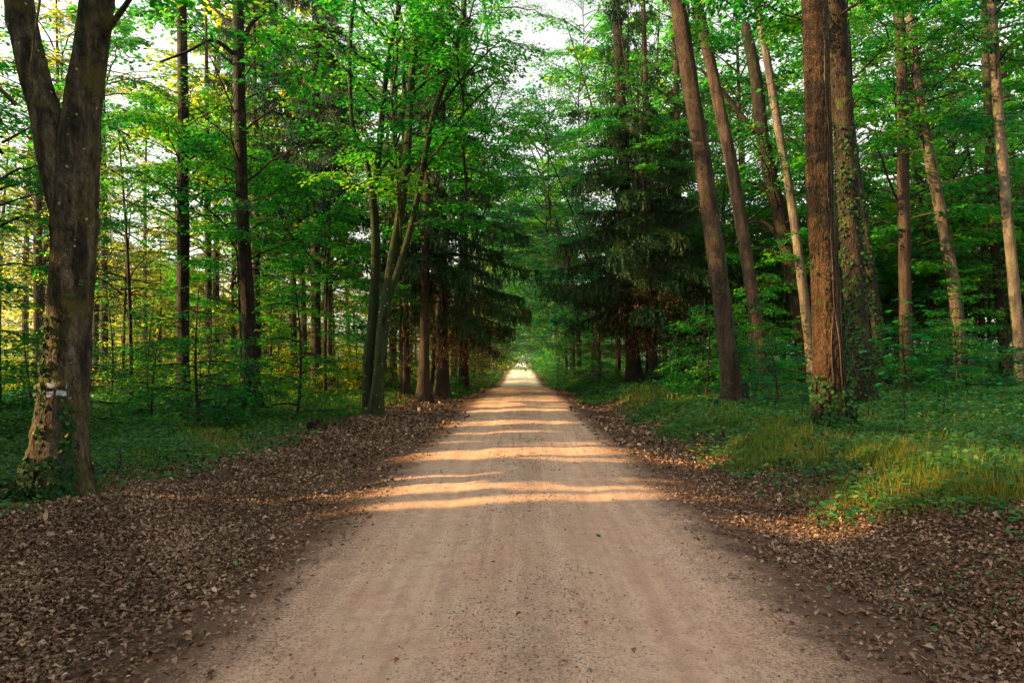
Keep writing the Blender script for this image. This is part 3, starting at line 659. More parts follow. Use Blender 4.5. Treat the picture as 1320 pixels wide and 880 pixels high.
TR.append(('spruce', 'slender reddish trunk between the mossy clump and the dark spruces', 30.0, [(524, 515, 11), (523, 430, 10), (522, 300, 9), (521, 150, 8)], M_bark_pine, dict(seed=35, twigs=16), ('d1', 1, M_leaf, 5, .8)))
TR.append(('spruce', 'dark upright spruce trunk beside the left verge', 27.0, [(546, 522, 18), (547, 430, 14), (549, 300, 12), (550, 180, 11)], M_bark_pine, dict(seed=36, twigs=16), ('s2', 2, M_needle, 1.5, .8)))
for nm, lb, Y, pts, mat, opt, cr in TR:
    r, path, off = traced(nm, lb, Y, pts, mat, **opt)
    if cr:
        key, idx, lm, z, sc = cr; arr = D[idx] if key[0] == 'd' else SP[idx]
        zt = z; px_ = [np.interp(zt + 3, path[:, 2], path[:, i]) for i in (0, 1)]
        hang_crown(r, key, arr, lm, (px_[0], px_[1], zt - (2.5 if key[0] == 'd' else 2)), opt['seed'] * 1.3, sc)
    if 'ivy' in lb: ivy_on(r, path, 0.1, 7.0, 1100, (-PI, .4), .075, opt['seed'], patch=.5)
    if 'nearest the road' in lb: ivy_on(r, path, 0.0, 6.0, 420, (-1.2, .5), .06, opt['seed'], patch=.8)

# mossy clump left of the road: two stems from one foot
r, path, off = traced('mossy_maple', 'clump of two mossy curving stems that fork, standing beside the left verge', 19.5,
    [(484, 542, 26), (489, 480, 22), (500, 370, 20), (515, 280, 17), (524, 210, 15), (530, 110, 14), (538, 0, 12)], M_bark_moss, top=14, seed=41, sides=18, n=70, rough=.05, flare=.4, wf=.68,
    stems=[dict(pts=[(474, 540, 24, .1), (473, 480, 20, .15), (480, 390, 19, .2), (482, 300, 17, .2), (478, 250, 15, .2)], sides=16, name='stem'),
           dict(pts=[(480, 262, 11, .2), (470, 200, 9, .1), (455, 165, 8, 0), (451, 100, 8, 0), (452, 40, 8, 0), (457, 0, 7, 0)], name='limb', up=True),
           dict(pts=[(478, 262, 13, .2), (486, 200, 12, .2), (490, 140, 11, .3), (500, 60, 9, .3), (513, 0, 8, .3)], name='limb', up=True),
           dict(pts=[(496, 400, 15, 0), (530, 300, 12, -.2), (548, 220, 11, -.4), (563, 150, 10, -.5), (590, 80, 8, -.6), (604, 0, 7, -.6)], name='limb', up=True),
           dict(pts=[(548, 225, 6, -.4), (575, 190, 5, -.5), (605, 150, 4, -.6), (640, 120, 3, -.8)], name='branch'),
           dict(pts=[(560, 160, 6, -.4), (590, 120, 5, -.5), (620, 90, 4, -.6), (640, 75, 2, -.8)], name='branch'),
           dict(pts=[(528, 150, 7, 0), (520, 90, 4, .2), (560, 50, 4, .2), (600, 10, 3, .3)], name='branch'),
           dict(pts=[(484, 230, 6, .2), (505, 190, 5, .2), (520, 160, 4, .1)], name='branch')])
hang_crown(r, 'd1', D[1], M_leaf, (0.6, 0, 2.9), .2, 1.05)
hang_crown(r, 'd3', D[3], M_leaf, (2.6, -.6, 4.2), 2.2, .85)

# spruces beside the road
def spruce_tree(label, px, Y, idx, sc, by=505, w=18, lean=0, rz=0, mat=M_needle, dry=True, z=1.1, group=None, H=19):
    b = at(px, by, Y); x = b[0]; g = gz(x, Y)
    r, path, off = traced('spruce', label, Y, [(px, by, w), (px + lean * .3, 350, w * .85), (px + lean * .7, 150, w * .7), (px + lean, 0, w * .6)], M_bark, top=H * sc * .9, seed=int(px), twigs=26, group=group)
    hang_crown(r, 's%d' % idx, SP[idx], mat, (np.interp(6, path[:, 2], path[:, 0]), 0, z), rz, sc)
    if dry:
        rg = np.random.default_rng(int(px)); n = 2600; a = rg.uniform(0, 2 * PI, n); k = rg.integers(0, 60, n); rad = rg.uniform(.3, 2.8, n) ; zz = 1.6 + rg.random(n) * 3.0 - rad * .1
        a = np.round(a * 4) / 4 + rg.normal(size=n) * .05
        p = np.stack([np.cos(a) * rad, np.sin(a) * rad, zz], -1); d = rg.normal(size=(n, 3)) * .4 + [0, 0, -1]; L = .15 * rg.uniform(.6, 1.3, n)
        Qd = leaf_quads(p, d, rg.normal(size=(n, 3)), L, L * .25, 0); link('dry_foliage', quads_mesh('dry_foliage', Qd, np.clip(rg.normal(.5, .2, n), 0, 1), M_needle_dry), r)
    return r
spruce_tree('broad dark spruce with hanging branches at the left verge, nearest of the left spruces', 570, 30, 0, .95, by=508, w=20, lean=-2, rz=.3)
spruce_tree('dark spruce standing behind the nearest left spruce, closer to the road', 598, 38, 1, .85, by=500, w=14, rz=1.3)
spruce_tree('broad dark spruce with sweeping branches at the right verge, its trunk dark and leaning', 818, 31, 0, .98, by=500, w=22, lean=-24, rz=2.1)
spruce_tree('slender brown spruce stem right next to the broad dark spruce at the right verge', 843, 30, 1, .8, by=500, w=12, lean=-14, rz=.9)
spruce_tree('dark spruce deeper in the wood right of the road behind the slender stem', 878, 38, 1, 1.0, by=495, w=14, lean=-8, rz=2.9)

# ------------------------------------------------------------------ background trees, each its own object
def plain_tree(name, label, x, y, H, rad, bark, lean=(0, 0), crowns=(), seed=0, group=None, cull=None):
    g = gz(x, y); r = link(name, None, loc=(x, y, g)); tag(r, label, 'tree', group)
    T = Tubes(); trunk(T, [[0, 0, -.1, rad], [lean[0] * .08, lean[1] * .12, H * .3, rad * .85], [lean[0] * .36, lean[1] * .5, H * .6, rad * .65], [lean[0], lean[1], H, rad * .2]], 10, 24, seed=seed)
    link('trunk', T.mesh('trunk', bark), r)
    for key, arr, mat, z, sc, rz in crowns:
        q_ = np.interp((z + 5.5 * sc) / H, [0, .3, .6, 1], [0, .1, .4, 1]); hang_crown(r, key, arr, mat, (lean[0] * q_, lean[1] * q_, z), rz, sc, cull_wood=(x < -5) if cull is None else cull)
    return r

rgb = np.random.default_rng(77)
taken = []
def scatter(n, xr_, yr_, dmin, side=None, cone=1.0):
    out = []; tries = 0
    while len(out) < n and tries < 4000:
        tries += 1; x = rgb.uniform(*xr_); y = rgb.uniform(*yr_)
        if abs(x) < 3.6: continue
        if cone and abs(x) > y * .82 * cone + 1.5: continue
        if any((x - a) ** 2 + (y - b) ** 2 < dmin ** 2 for a, b in taken): continue
        taken.append((x, y)); out.append((x, y))
    return out
# left woodland: airy, sunlit, conifer poles with high crowns and young broadleaves
gL = 'slender poles in the sunlit woodland left of the road'
for i, (x, y) in enumerate(scatter(26, (-38, -5), (27, 58), 2.6)):
    plain_tree('pine', 'slender brown pole in the sunlit woodland left of the road', x, y, rgb.uniform(15, 20), rgb.uniform(.11, .19), (M_bark_pine, M_bark_pale, M_bark)[i % 3], (rgb.normal() * .5, rgb.normal() * .5),
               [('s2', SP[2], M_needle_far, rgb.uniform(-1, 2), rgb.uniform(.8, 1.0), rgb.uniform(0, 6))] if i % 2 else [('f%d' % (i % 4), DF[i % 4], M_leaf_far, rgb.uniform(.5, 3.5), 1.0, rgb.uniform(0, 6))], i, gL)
gL2 = 'yellow green young broadleaf trees glowing behind the poles on the left'
for i, (x, y) in enumerate(scatter(26, (-38, -5), (36, 78), 3.2)):
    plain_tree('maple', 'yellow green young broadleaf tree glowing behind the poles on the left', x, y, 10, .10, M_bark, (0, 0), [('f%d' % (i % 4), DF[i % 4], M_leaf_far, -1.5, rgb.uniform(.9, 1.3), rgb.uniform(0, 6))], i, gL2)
# right woodland: denser, greener
gR = 'broadleaf trees crowding the woodland right of the road'
for i, (x, y) in enumerate(scatter(46, (6, 52), (28, 70), 2.8)):
    plain_tree('beech', 'green broadleaf tree in the dense woodland right of the road', x, y, 13, rgb.uniform(.1, .17), (M_bark, M_bark_pine, M_bark_pale)[i % 3], (rgb.normal() * .6, rgb.normal() * .6),
               [('f%d' % (i % 4), DF[i % 4], M_leaf_farR if i % 3 else M_leaf, rgb.uniform(-1.2, 1.5), rgb.uniform(1.0, 1.3), rgb.uniform(0, 6))], i, gR)
# avenue trees along the far road
gA = 'trees lining the far stretch of the road'
for i in range(20):
    sd = -1 if i % 2 else 1; y = 46 + i * 5.5 + rgb.uniform(-1, 1); x = sd * rgb.uniform(3.9, 5.4)
    taken.append((x, y))
    plain_tree('beech', 'tree leaning over the far stretch of the road', x, y, 13, .16, M_bark, (-sd * 1.2, 0), [('f%d' % (i % 4), DF[i % 4], (M_leaf_teal, M_leaf_farR)[(i // 2) % 2], -1.0, 1.25, i * 1.1)], i, gA)
gT = 'tall trees whose crowns meet above the far road'
for i in range(22):
    sd = -1 if i % 2 else 1; y = 54 + i * 4.2; x = sd * rgb.uniform(3.2, 6.0)
    plain_tree('tall_beech', 'tall tree whose crown reaches over the far road', x, y, 19, .2, M_bark, (-sd * 4.0, 0), [('f%d' % (i % 4), DF[i % 4], (M_leaf_teal, M_leaf_farR)[(i // 2) % 2], rgb.uniform(4, 8), 1.35, i * 1.3)], i, gT, cull=False)
for i, (x, y, lx, z, sc, k, lb) in enumerate([(-4.6, 35, 4.4, 8.0, .95, 1, 'leaning young beech whose sparse top hangs over the road from the left'), (4.9, 42, -4.6, 7.5, 1.1, 3, 'leaning young beech whose top hangs over the road from the right'), (-5.3, 30, 4.6, 11.0, .9, 2, 'tall thin beech leaning far over the road behind the mossy clump'), (5.6, 34, -3.4, 10.5, .9, 3, 'tall thin beech leaning over the road behind the right hand spruces'), (5.6, 29, -1.6, 6.5, .7, 0, 'young beech with a high crown beside the right hand spruces')]):
    plain_tree('leaning_beech', lb, x, y, 14 + z * .4, .09, M_bark, (lx, 0), [('d%d' % k, D[k], M_leaf, z, sc, i * 2.2)], 50 + i)
gH = {-1: 'tall broadleaves whose high crowns close the view on the left', 1: 'tall broadleaves whose high crowns close the view on the right'}
for i, (x, y) in enumerate([(-7.5, 40), (-12, 36), (-17, 38), (-22, 36), (-27, 40), (-32, 44), (-9.5, 50), (-15.5, 52), (-21, 50), (-36, 52), (-28, 56), (-6.0, 47), (8.0, 42), (13, 40), (19, 41), (25, 40), (31, 44), (10.5, 50), (17, 52), (24, 52), (33, 55), (39, 50), (6.5, 46), (28, 36)]):
    sd = -1 if x < 0 else 1
    plain_tree('tall_beech', 'tall broadleaf whose high crown closes the view %s of the road' % ('left' if sd < 0 else 'right'), x, y, 23, .2, (M_bark, M_bark_pine)[i % 2], (rgb.normal() * .5, 0), [('f%d' % (i % 4), DF[i % 4], (M_leaf, M_leaf_far, M_leaf)[i % 3] if sd < 0 else (M_leaf_farR, M_leaf)[i % 2], rgb.uniform(7.5, 10), rgb.uniform(1.2, 1.4), i * 1.1)], i, gH[sd], cull=False)
# young understorey trees in the middle ground (their layered sprays fill the upper half of the view)
US = [(-9.5, 23.5, 1, 1.0, M_leaf), (-7.2, 25, 0, .95, M_leaf), (-14, 24.5, 3, 1.1, M_leaf), (-11.5, 28, 2, .9, M_leaf), (-18, 27, 0, 1.0, M_leaf_teal), (-6.0, 34, 3, 1.0, M_leaf_teal),
      (-21, 33, 1, 1.0, M_leaf_far), (-17.5, 30, 2, .9, M_leaf_far), (-9.5, 33, 0, 1.0, M_leaf), (-13.4, 17.5, 2, .85, M_leaf),
      (19.5, 35, 0, 1.1, M_leaf), (9.2, 32, 1, 1.2, M_leaf), (13, 31, 3, 1.2, M_leaf), (21.5, 38, 1, 1.3, M_leaf), (20, 32, 2, 1.1, M_leaf_teal), (7.0, 38, 0, 1.1, M_leaf_teal), (14.5, 36, 3, 1.2, M_leaf), (24, 34, 1, 1.2, M_leaf_farR), (11, 36, 0, 1.2, M_leaf), (26, 38, 2, 1.2, M_leaf), (27, 33, 1, 1.1, M_leaf)]
for i, (x, y, k, sc, lm) in enumerate(US):
    sd = 'left' if x < 0 else 'right'
    plain_tree('young_beech', 'young beech with layered green sprays in the %s middle ground' % sd, x, y, 9.5 * sc, .07, M_bark, (rgb.normal() * .3, 0), [('d%d' % k, D[k], lm, -.4 if i % 2 else .6, sc, i * .9)], i, 'young beeches in the %s middle ground' % sd)
# saplings and bushes
gS = {-1: 'leafy saplings under the trees on the left', 1: 'leafy saplings under the trees on the right'}
for sd, n, yr_ in ((-1, 84, (13, 46)), (1, 60, (15, 50))):
    xx = (-30, -5.2) if sd < 0 else (4.8, 34)
    for i, (x, y) in enumerate(scatter(n, xx, yr_, 1.15)):
        k = i % 3; r = link('sapling', None, loc=(x, y, gz(x, y))); tag(r, 'waist to head high leafy sapling under the trees %s of the road' % ('left' if sd < 0 else 'right'), 'sapling', gS[sd])
        hang_crown(r, 'p%d' % k, SAP[k], (M_leaf, M_leaf_teal, M_leaf)[i % 3] if sd > 0 or y < 21 else (M_leaf_far, M_leaf_far, M_leaf)[i % 3], (0, 0, -.3), rgb.uniform(0, 6), rgb.uniform(.6, 1.15), name='foliage')
for i in range(34):      # bushes crowding the far verges
    sd = -1 if i % 2 else 1; y = 33 + i * 1.9 + rgb.uniform(-.6, .6); x = sd * rgb.uniform(3.1, 4.6); k = i % 3
    r = link('sapling', None, loc=(x, y, gz(x, y))); tag(r, 'bright leafy bush crowding the far verge of the road', 'sapling', 'bushes along the far verges')
    hang_crown(r, 'p%d' % k, SAP[k], (M_leaf_farR, M_leaf_teal, M_leaf_far)[(i // 2) % 3], (0, 0, -.4), rgb.uniform(0, 6), rgb.uniform(.5, .85), name='foliage')
# trees added left of the frame to shade the near road
for i, (x, yb, k, sc, z) in enumerate([(-9.5, 2.5, 1, 1.0, -1), (-12, 5.6, 0, 1.1, -1.5), (-14, 1, 2, 1.1, -2), (-17, 4.4, 3, 1.3, -1), (-18, 9.75, 0, 1.2, -1), (-13, 9.65, 1, 1.05, -.5), (-21, 2, 1, 1.3, -1), (-23, 5.8, 2, 1.3, -1.5), (-22, 13.6, 3, 1.2, -1), (-27, 10.1, 0, 1.4, -1), (-27, 3, 3, 1.4, -1), (-26, 15.6, 2, 1.4, -1), (-10, -2.5, 3, 1.1, -1), (-17, -3, 0, 1.3, -1), (-15, 3.0, 2, 1.1, 1.5), (-19.5, 5, 1, 1.2, 2.5), (-12, -1, 0, 1.1, 0), (-25, 0, 1, 1.4, 1), (-24, -5, 2, 1.4, 0), (-31, 5.0, 2, 1.5, 0), (-31, 13.6, 3, 1.5, 0), (-10.5, 3.9, 2, .8, -1.2), (-20, 7.1, 0, 1.2, -1), (-11, 10.1, 3, .9, 1.0), (-14.5, 12.2, 1, 1.0, 1.5), (-17.5, 14.2, 2, 1.1, 0), (-12.5, 7.05, 3, .8, 1.5), (-24, 12.2, 3, 1.3, 0), (-16, 16, 0, 1.0, 1.5), (-20, 14.4, 2, 1.2, 0), (-24, 15.4, 1, 1.3, -1), (-29, 14.0, 0, 1.4, -1), (-23, 18.6, 3, 1.2, -1), (-28, 20.2, 2, 1.4, -1), (-33, 18.4, 0, 1.4, -1), (-30, 22, 1, 1.3, 0), (-18, 15.2, 0, 1.1, 3), (-18.5, 19.4, 2, 1.1, 3), (-22, 22.4, 3, 1.2, 2), (-16.5, 13.7, 1, 1.0, 3), (-23, 15.3, 3, 1.2, 4)]):
    y = yb + abs(x) * math.tan(SUN_AZ)
    plain_tree('beech', 'leafy beech added left of the frame to shade the road', x, y, 12, .17, M_bark, (0, 0), [('f%d' % k, DF[k], M_leaf, z, sc, i * 1.7)], i, 'beeches added left of the frame for shade')

# distant wood that closes the view
def mass(name, label, segs, mat, seed, size=.34):
    rg = np.random.default_rng(seed); P = []
    for x0, x1, y0, y1, z0, z1, n in segs:
        m = n // 60; c = np.stack([rg.uniform(x0, x1, m), rg.uniform(y0, y1, m), rg.uniform(z0, z1, m)], -1)
        sp = np.stack([rg.uniform(.7, 2.2, m), rg.uniform(.7, 2.2, m), rg.uniform(.25, .8, m)], -1)
        P.append((c[:, None] + rg.normal(size=(m, 60, 3)) * sp[:, None]).reshape(-1, 3))
    P = np.concatenate(P); P = P[P[:, 2] > -.3]; N = len(P); P = P[sun_mask(P, rg)]; N = len(P)
    L = size * rg.uniform(.5, 1.3, N); Q = leaf_quads(P, rg.normal(size=(N, 3)) * [1, 1, .5], rg.normal(size=(N, 3)) * .6 + [0, 0, .8], L, L * .65)
    o = link(name, quads_mesh(name, Q, np.clip(rg.normal(.5, .2, N), 0, 1), mat)); tag(o, label, 'woodland', kind='stuff')
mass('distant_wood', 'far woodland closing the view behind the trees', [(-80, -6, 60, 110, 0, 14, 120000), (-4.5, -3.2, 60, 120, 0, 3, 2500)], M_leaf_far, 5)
mass('distant_wood', 'far woodland closing the view behind the trees', [(6, 80, 62, 105, 0, 16, 90000), (3.4, 4.8, 60, 120, 0, 3, 2500), (4.5, 16, 92, 135, 0, 10, 30000), (-16, -4.5, 92, 135, 0, 10, 30000), (-9, 9, 135, 160, 5, 15, 14000), (-10, -2.2, 130, 150, 0, 6, 9000), (2.2, 10, 130, 150, 0, 6, 9000), (-4, 4, 150, 165, 2.4, 6, 4000), (5, 40, 150, 175, 0, 14, 15000), (-40, -5, 150, 175, 0, 14, 15000)], M_leaf_farR, 6)

# ------------------------------------------------------------------ herb layer, grass, litter, stones
def in_view(x, y, m=1.0): return (np.abs(x + .01 * y) < y * .80 + m)
def edge_l(y): return 4.7 + .35 * snoise(y, y * 0, 1.1, .4) + .9 * sstep(9, 6.5, y)
def edge_r(y): return 3.25 + .3 * snoise(y, y * 0, 1.3, 2.2) + 1.0 * sstep(7.6, 5.5, y)
def herb_field(seed, n, x0, x1, y0, y1, hmax, leafsz, k=9, edge=None, powy=1.0):
    rg = np.random.default_rng(seed); x = rg.uniform(x0, x1, n); y = y0 + (y1 - y0) * rg.random(n) ** powy
    ok = in_view(x, y, 1.5) & (np.abs(x) > edge(y) + .25 * rg.normal(size=n)) & (snoise(x, y, 1.2, seed) + rg.normal(size=n) * .35 > -.45)
    x, y = x[ok], y[ok]; n = len(x); h = hmax * rg.uniform(.35, 1, n) * (.65 + .35 * snoise(x, y, .8, seed + 1)) * np.clip((np.abs(x) - edge(y)) * .6 + .35, .3, 1)
    sc = np.clip(y / 14, .8, 2.2)
    X = np.repeat(x, k); Y = np.repeat(y, k); h = np.repeat(h, k); sc = np.repeat(sc, k); N = n * k; az = rg.uniform(0, 2 * PI, N); u = rg.uniform(.35, 1, N)
    o = np.stack([np.cos(az), np.sin(az), np.zeros(N)], -1); g = ground(X, Y)
    p = np.stack([X, Y, g + h * u], -1) + o * (.05 + .10 * rg.random(N) * hmax / .4)[:, None]
    d = o + np.stack([rg.normal(size=N) * .25, rg.normal(size=N) * .25, rg.uniform(-.5, .35, N)], -1)
    nn = np.array([0, 0, 1.0]) + rg.normal(size=(N, 3)) * .35; L = leafsz * sc * rg.uniform(.5, 1.25, N)
    t = np.clip(np.repeat(.42 + .15 * snoise(x, y, 1.1, 3) + rg.normal(size=n) * .2, k) + rg.normal(size=N) * .12, 0, 1)
    return good_leaves(p, d, nn, L, L * rg.uniform(.45, .75, N), rg.normal(size=N) * .12 - .1, rg.uniform(0, .14, N)), t
A = [herb_field(7, 9000, 2.4, 9, 26, 100, .6, .10, edge=lambda y: 2.7 + .3 * snoise(y, y * 0, .5, 2)), herb_field(8, 9000, -9, -2.4, 30, 100, .6, .10, edge=lambda y: 2.8 + .3 * snoise(y, y * 0, .5, 1)), herb_field(1, 14000, -16, -4, 5.5, 20, .42, .085, edge=edge_l), herb_field(2, 9000, -36, -4, 18, 46, .55, .085, edge=edge_l),
     herb_field(3, 15000, 3, 15, 5, 20, .42, .095, edge=edge_r), herb_field(4, 8000, 3, 36, 18, 46, .5, .085, edge=edge_r)]
tag(link('undergrowth', good_mesh('undergrowth', np.concatenate([a[0] for a in A]), np.concatenate([a[1] for a in A]), M_herb)), 'low green leafy herb layer covering the forest floor beyond the verges', 'undergrowth', kind='stuff')

def grass_field(seed, n, x0, x1, y0, y1, hmax, edge, dens=None):
    rg = np.random.default_rng(seed); x = rg.uniform(x0, x1, n); y = rg.uniform(y0, y1, n)
    nz = snoise(x, y, 1.5, seed * .7)
    ok = in_view(x, y, 1) & (rg.random(n) < np.exp(-np.maximum(np.abs(x) - edge(y) - 1.0, 0) / .8) + .12) & (np.abs(x) > edge(y) + .28 * rg.normal(size=n) - .05) & (nz + rg.normal(size=n) * .3 > (-.15 if dens is None else dens))
    x, y, nz = x[ok], y[ok], nz[ok]; n = len(x); x = x + rg.normal(size=n) * .03
    h = hmax * rg.uniform(.4, 1.1, n) * np.clip((np.abs(x) - edge(y)) * .7 + .4, .3, 1); az = rg.uniform(0, 2 * PI, n); o = np.stack([np.cos(az), np.sin(az), 0 * az], -1)
    az2 = az + PI / 2 + rg.normal(size=n) * .5; s = np.stack([np.cos(az2), np.sin(az2), 0 * az], -1); lean = rg.uniform(.1, .75, n)
    w = .0035 * rg.uniform(.7, 1.5, n) * np.clip(y / 7, 1, 3.5); b = np.stack([x, y, ground(x, y) - .01], -1); up = np.array([0, 0, 1.0])
    R_ = [b, b + up * (h * .45)[:, None] + o * (h * lean * .18)[:, None], b + up * (h * .82)[:, None] + o * (h * lean * .55)[:, None], b + up * (h * (1 - .25 * lean))[:, None] + o * (h * lean * 1.1)[:, None]]
    ws = [w, w * .9, w * .6, w * .1]; V_ = np.stack([r_ + s * (q[:, None] * sg) for r_, q in zip(R_, ws) for sg in (-1, 1)], 1)
    i = (np.arange(n) * 8)[:, None, None]; fc = (np.array([(0, 1, 3, 2), (2, 3, 5, 4), (4, 5, 7, 6)])[None] + i).reshape(-1, 4)
    t = np.clip(.52 + .25 * snoise(x, y, 2.3, 6.0) + rg.normal(size=n) * .2 + .25 * (rg.random(n) < .08), 0, 1)
    return V_.reshape(-1, 3), fc, np.repeat(t, 3)
gs = [grass_field(1, 70000, 3, 9.5, 4.6, 15, .29, edge_r, .12), grass_field(5, 9000, 4.2, 7, 6.2, 9, .28, edge_r, -.9), grass_field(2, 15000, -9, -4.2, 6.5, 16, .24, edge_l, .1), grass_field(3, 14000, 3, 12, 15, 34, .4, edge_r), grass_field(4, 12000, -9, -4, 16, 36, .35, edge_l, 0)]
vv, ff, tt, base = [], [], [], 0
for a, b, c in gs: vv.append(a); ff.append(b + base); tt.append(c); base += len(a)
tag(link('grass', mesh_np('grass', np.concatenate(vv), np.concatenate(ff), np.concatenate(tt), mat=M_grass)), 'long fine grass on the banks, yellow where the sun strikes it', 'grass', kind='stuff')

def litter(seed, n, x0, x1, y0, y1, size, dens_f, mat, name, label, powy=1.0, tintm=.45, hue=.2):
    rg = np.random.default_rng(seed); x = rg.uniform(x0, x1, n); y = y0 + (y1 - y0) * rg.random(n) ** powy
    x = x + .12 * np.sign(x) * snoise(x * 0, y, 2.1, 1.0); ok = in_view(x, y, .6) & (rg.random(n) < dens_f(x, y)); x, y = x[ok], y[ok]; n = len(x)
    az = rg.uniform(0, 2 * PI, n); d = np.stack([np.cos(az), np.sin(az), rg.normal(size=n) * .2], -1); nn = np.array([0, 0, 1.0]) + rg.normal(size=(n, 3)) * .3
    L = size * (rg.uniform(.45, 1.3, n) + .7 * (rg.random(n) < .05)) * np.clip(y / 9, 1, 1.8); p = np.stack([x, y, ground(x, y) + .006 + rg.random(n) ** 2 * .035], -1)
    t = np.clip(rg.normal(tintm, hue, n) + .16 * snoise(x, y, 1.7, 8.0) + .25 * (rg.random(n) < .06), 0, 1)
    return good_leaves(p, d, nn, L, L * rg.uniform(.32, .8, n), rg.normal(size=n) * .42, rg.uniform(-.15, .42, n)), t
def dl(x, y):
    d = np.abs(x); e = np.where(x < 0, 2.35, 2.35) + .38 * snoise(x, y, 1.4, 3.0)
    a = sstep(e - .8, e + .9, d); return np.clip(.05 * (d > 1.5) + a * (.7 + .5 * snoise(x, y, 2.2, 5.0) + .45 * snoise(x, y, 6.5, 1.0)), 0, 1) * np.where(d > 6, .5, 1)
G1 = [litter(21, 125000, -6.5, -1.3, 3.0, 9, .038, dl, None, '', ''), litter(22, 90000, 1.3, 6.5, 3.0, 9, .038, dl, None, '', ''),
      litter(23, 46000, -7, -1.4, 9, 20, .05, dl, None, '', ''), litter(24, 36000, 1.4, 6, 9, 20, .05, dl, None, '', ''), litter(25, 16000, -6, 6, 20, 45, .07, dl, None, '', '')]
tag(link('fallen_leaves', good_mesh('fallen_leaves', np.concatenate([a[0] for a in G1]), np.concatenate([a[1] for a in G1]), M_litter)), 'dry brown fallen leaves covering both verges', 'leaf litter', kind='stuff')
G2 = [litter(31, 420, -6, 6, 3.2, 14, .055, lambda x, y: (np.abs(x) > 1.5) * .5 + .03, None, '', '', tintm=.6, hue=.35)]
def patchR(x, y): return np.exp(-((x - 3.35) / .55) ** 2 - ((y - 4.7) / .6) ** 2)
G2.append(litter(32, 1500, 2.2, 4.8, 3.5, 6.2, .05, patchR, None, '', '', tintm=.15, hue=.15))
tag(link('fresh_fallen_leaves', good_mesh('fresh_fallen_leaves', np.concatenate([a[0] for a in G2]), np.concatenate([a[1] for a in G2]), M_litter_green)), 'scattered green and yellow leaves lying among the brown ones', 'fallen leaves', kind='stuff')

# pebbles
k = NT('pebble'); a_ = k.n('ShaderNodeAttribute', attribute_name='tint').outputs['Fac']
M_peb = k.done(k.princ(k.ramp(a_, [(0, (.13, .085, .065)), (.6, (.30, .20, .15)), (1, (.55, .44, .34))]), .85, spec=.2))
ico = np.array([(0, 0, 1), (.89, 0, .45), (.28, .85, .45), (-.72, .53, .45), (-.72, -.53, .45), (.28, -.85, .45), (.72, .53, -.45), (-.28, .85, -.45), (-.89, 0, -.45), (-.28, -.85, -.45), (.72, -.53, -.45), (0, 0, -1)])
icf = np.array([(0, 1, 2), (0, 2, 3), (0, 3, 4), (0, 4, 5), (0, 5, 1), (1, 6, 2), (2, 7, 3), (3, 8, 4), (4, 9, 5), (5, 10, 1), (6, 7, 2), (7, 8, 3), (8, 9, 4), (9, 10, 5), (10, 6, 1), (11, 7, 6), (11, 8, 7), (11, 9, 8), (11, 10, 9), (11, 6, 10)])
rg = np.random.default_rng(61); n = 42000; y = 3 + 17 * rg.random(n) ** 1.7; x = rg.normal(size=n) * 1.25
lane = np.minimum(np.abs(np.abs(x) - .8), .5) / .5; ok = (rg.random(n) < (.12 + .88 * lane) * np.clip(.5 + .9 * snoise(x, y, 1.9, 4.0) + .4 * snoise(x, y, 6, 1), .04, 1)) & (np.abs(x) < 2.7); x, y = x[ok], y[ok]; n = len(x)
r_ = .0026 + .0056 * rg.random(n) ** 4 + .006 * (rg.random(n) < .01); r_ *= np.clip(y / 6, 1, 1.8)
vv = ico[None] * (1 + rg.normal(size=(n, 12, 1)) * .15) * (r_[:, None] * rg.uniform(.6, 1.4, (n, 3)) * [1, 1, .55])[:, None] + np.stack([x, y, ground(x, y) + .006 + r_ * .15], -1)[:, None]
tag(link('gravel', mesh_np('gravel', vv.reshape(-1, 3), (icf[None] + (np.arange(n) * 12)[:, None, None]).reshape(-1, 3), np.repeat(rg.random(n), 20), mat=M_peb)), 'loose small stones scattered over the dirt road', 'gravel', kind='stuff')

# ------------------------------------------------------------------ sticks, clod, single leaves
def stick(label, a, b, r0, seed, fork=False):
    """a, b: photo pixels of the ends lying on the ground"""
    def g(px, py):
        Y = EYE * F / (py - VY)
        for _ in range(5): x = (px - VX) / F * Y; Y = (EYE - gz(x, Y)) * F / (py - VY)
        return np.array([(px - VX) / F * Y, Y])
    A_, B_ = g(*a), g(*b); rg = np.random.default_rng(seed); s = np.linspace(0, 1, 9); xy = A_[None] * (1 - s)[:, None] + B_[None] * s[:, None]
    L = np.linalg.norm(B_ - A_); xy += rg.normal(size=xy.shape) * .022 * L
    z = ground(xy[:, 0], xy[:, 1]) + r0 * 1.0 + .02 + .015 * rg.random(9); P = np.concatenate([xy, z[:, None]], 1); o3 = P[0].copy(); P = P - o3
    T = Tubes(); T.add(P, r0 * (1 - .6 * s) * (1 + .15 * rg.normal(size=9)), 7)
    if fork: q = P[5]; T.add([q, q + [.10, .08, .03], q + [.2, .17, .02]], [r0 * .6, r0 * .4, r0 * .15], 5)
    o = link('fallen_branch', T.mesh('fallen_branch', M_stick), loc=o3); tag(o, label, 'stick', 'dead sticks on the leaf litter')
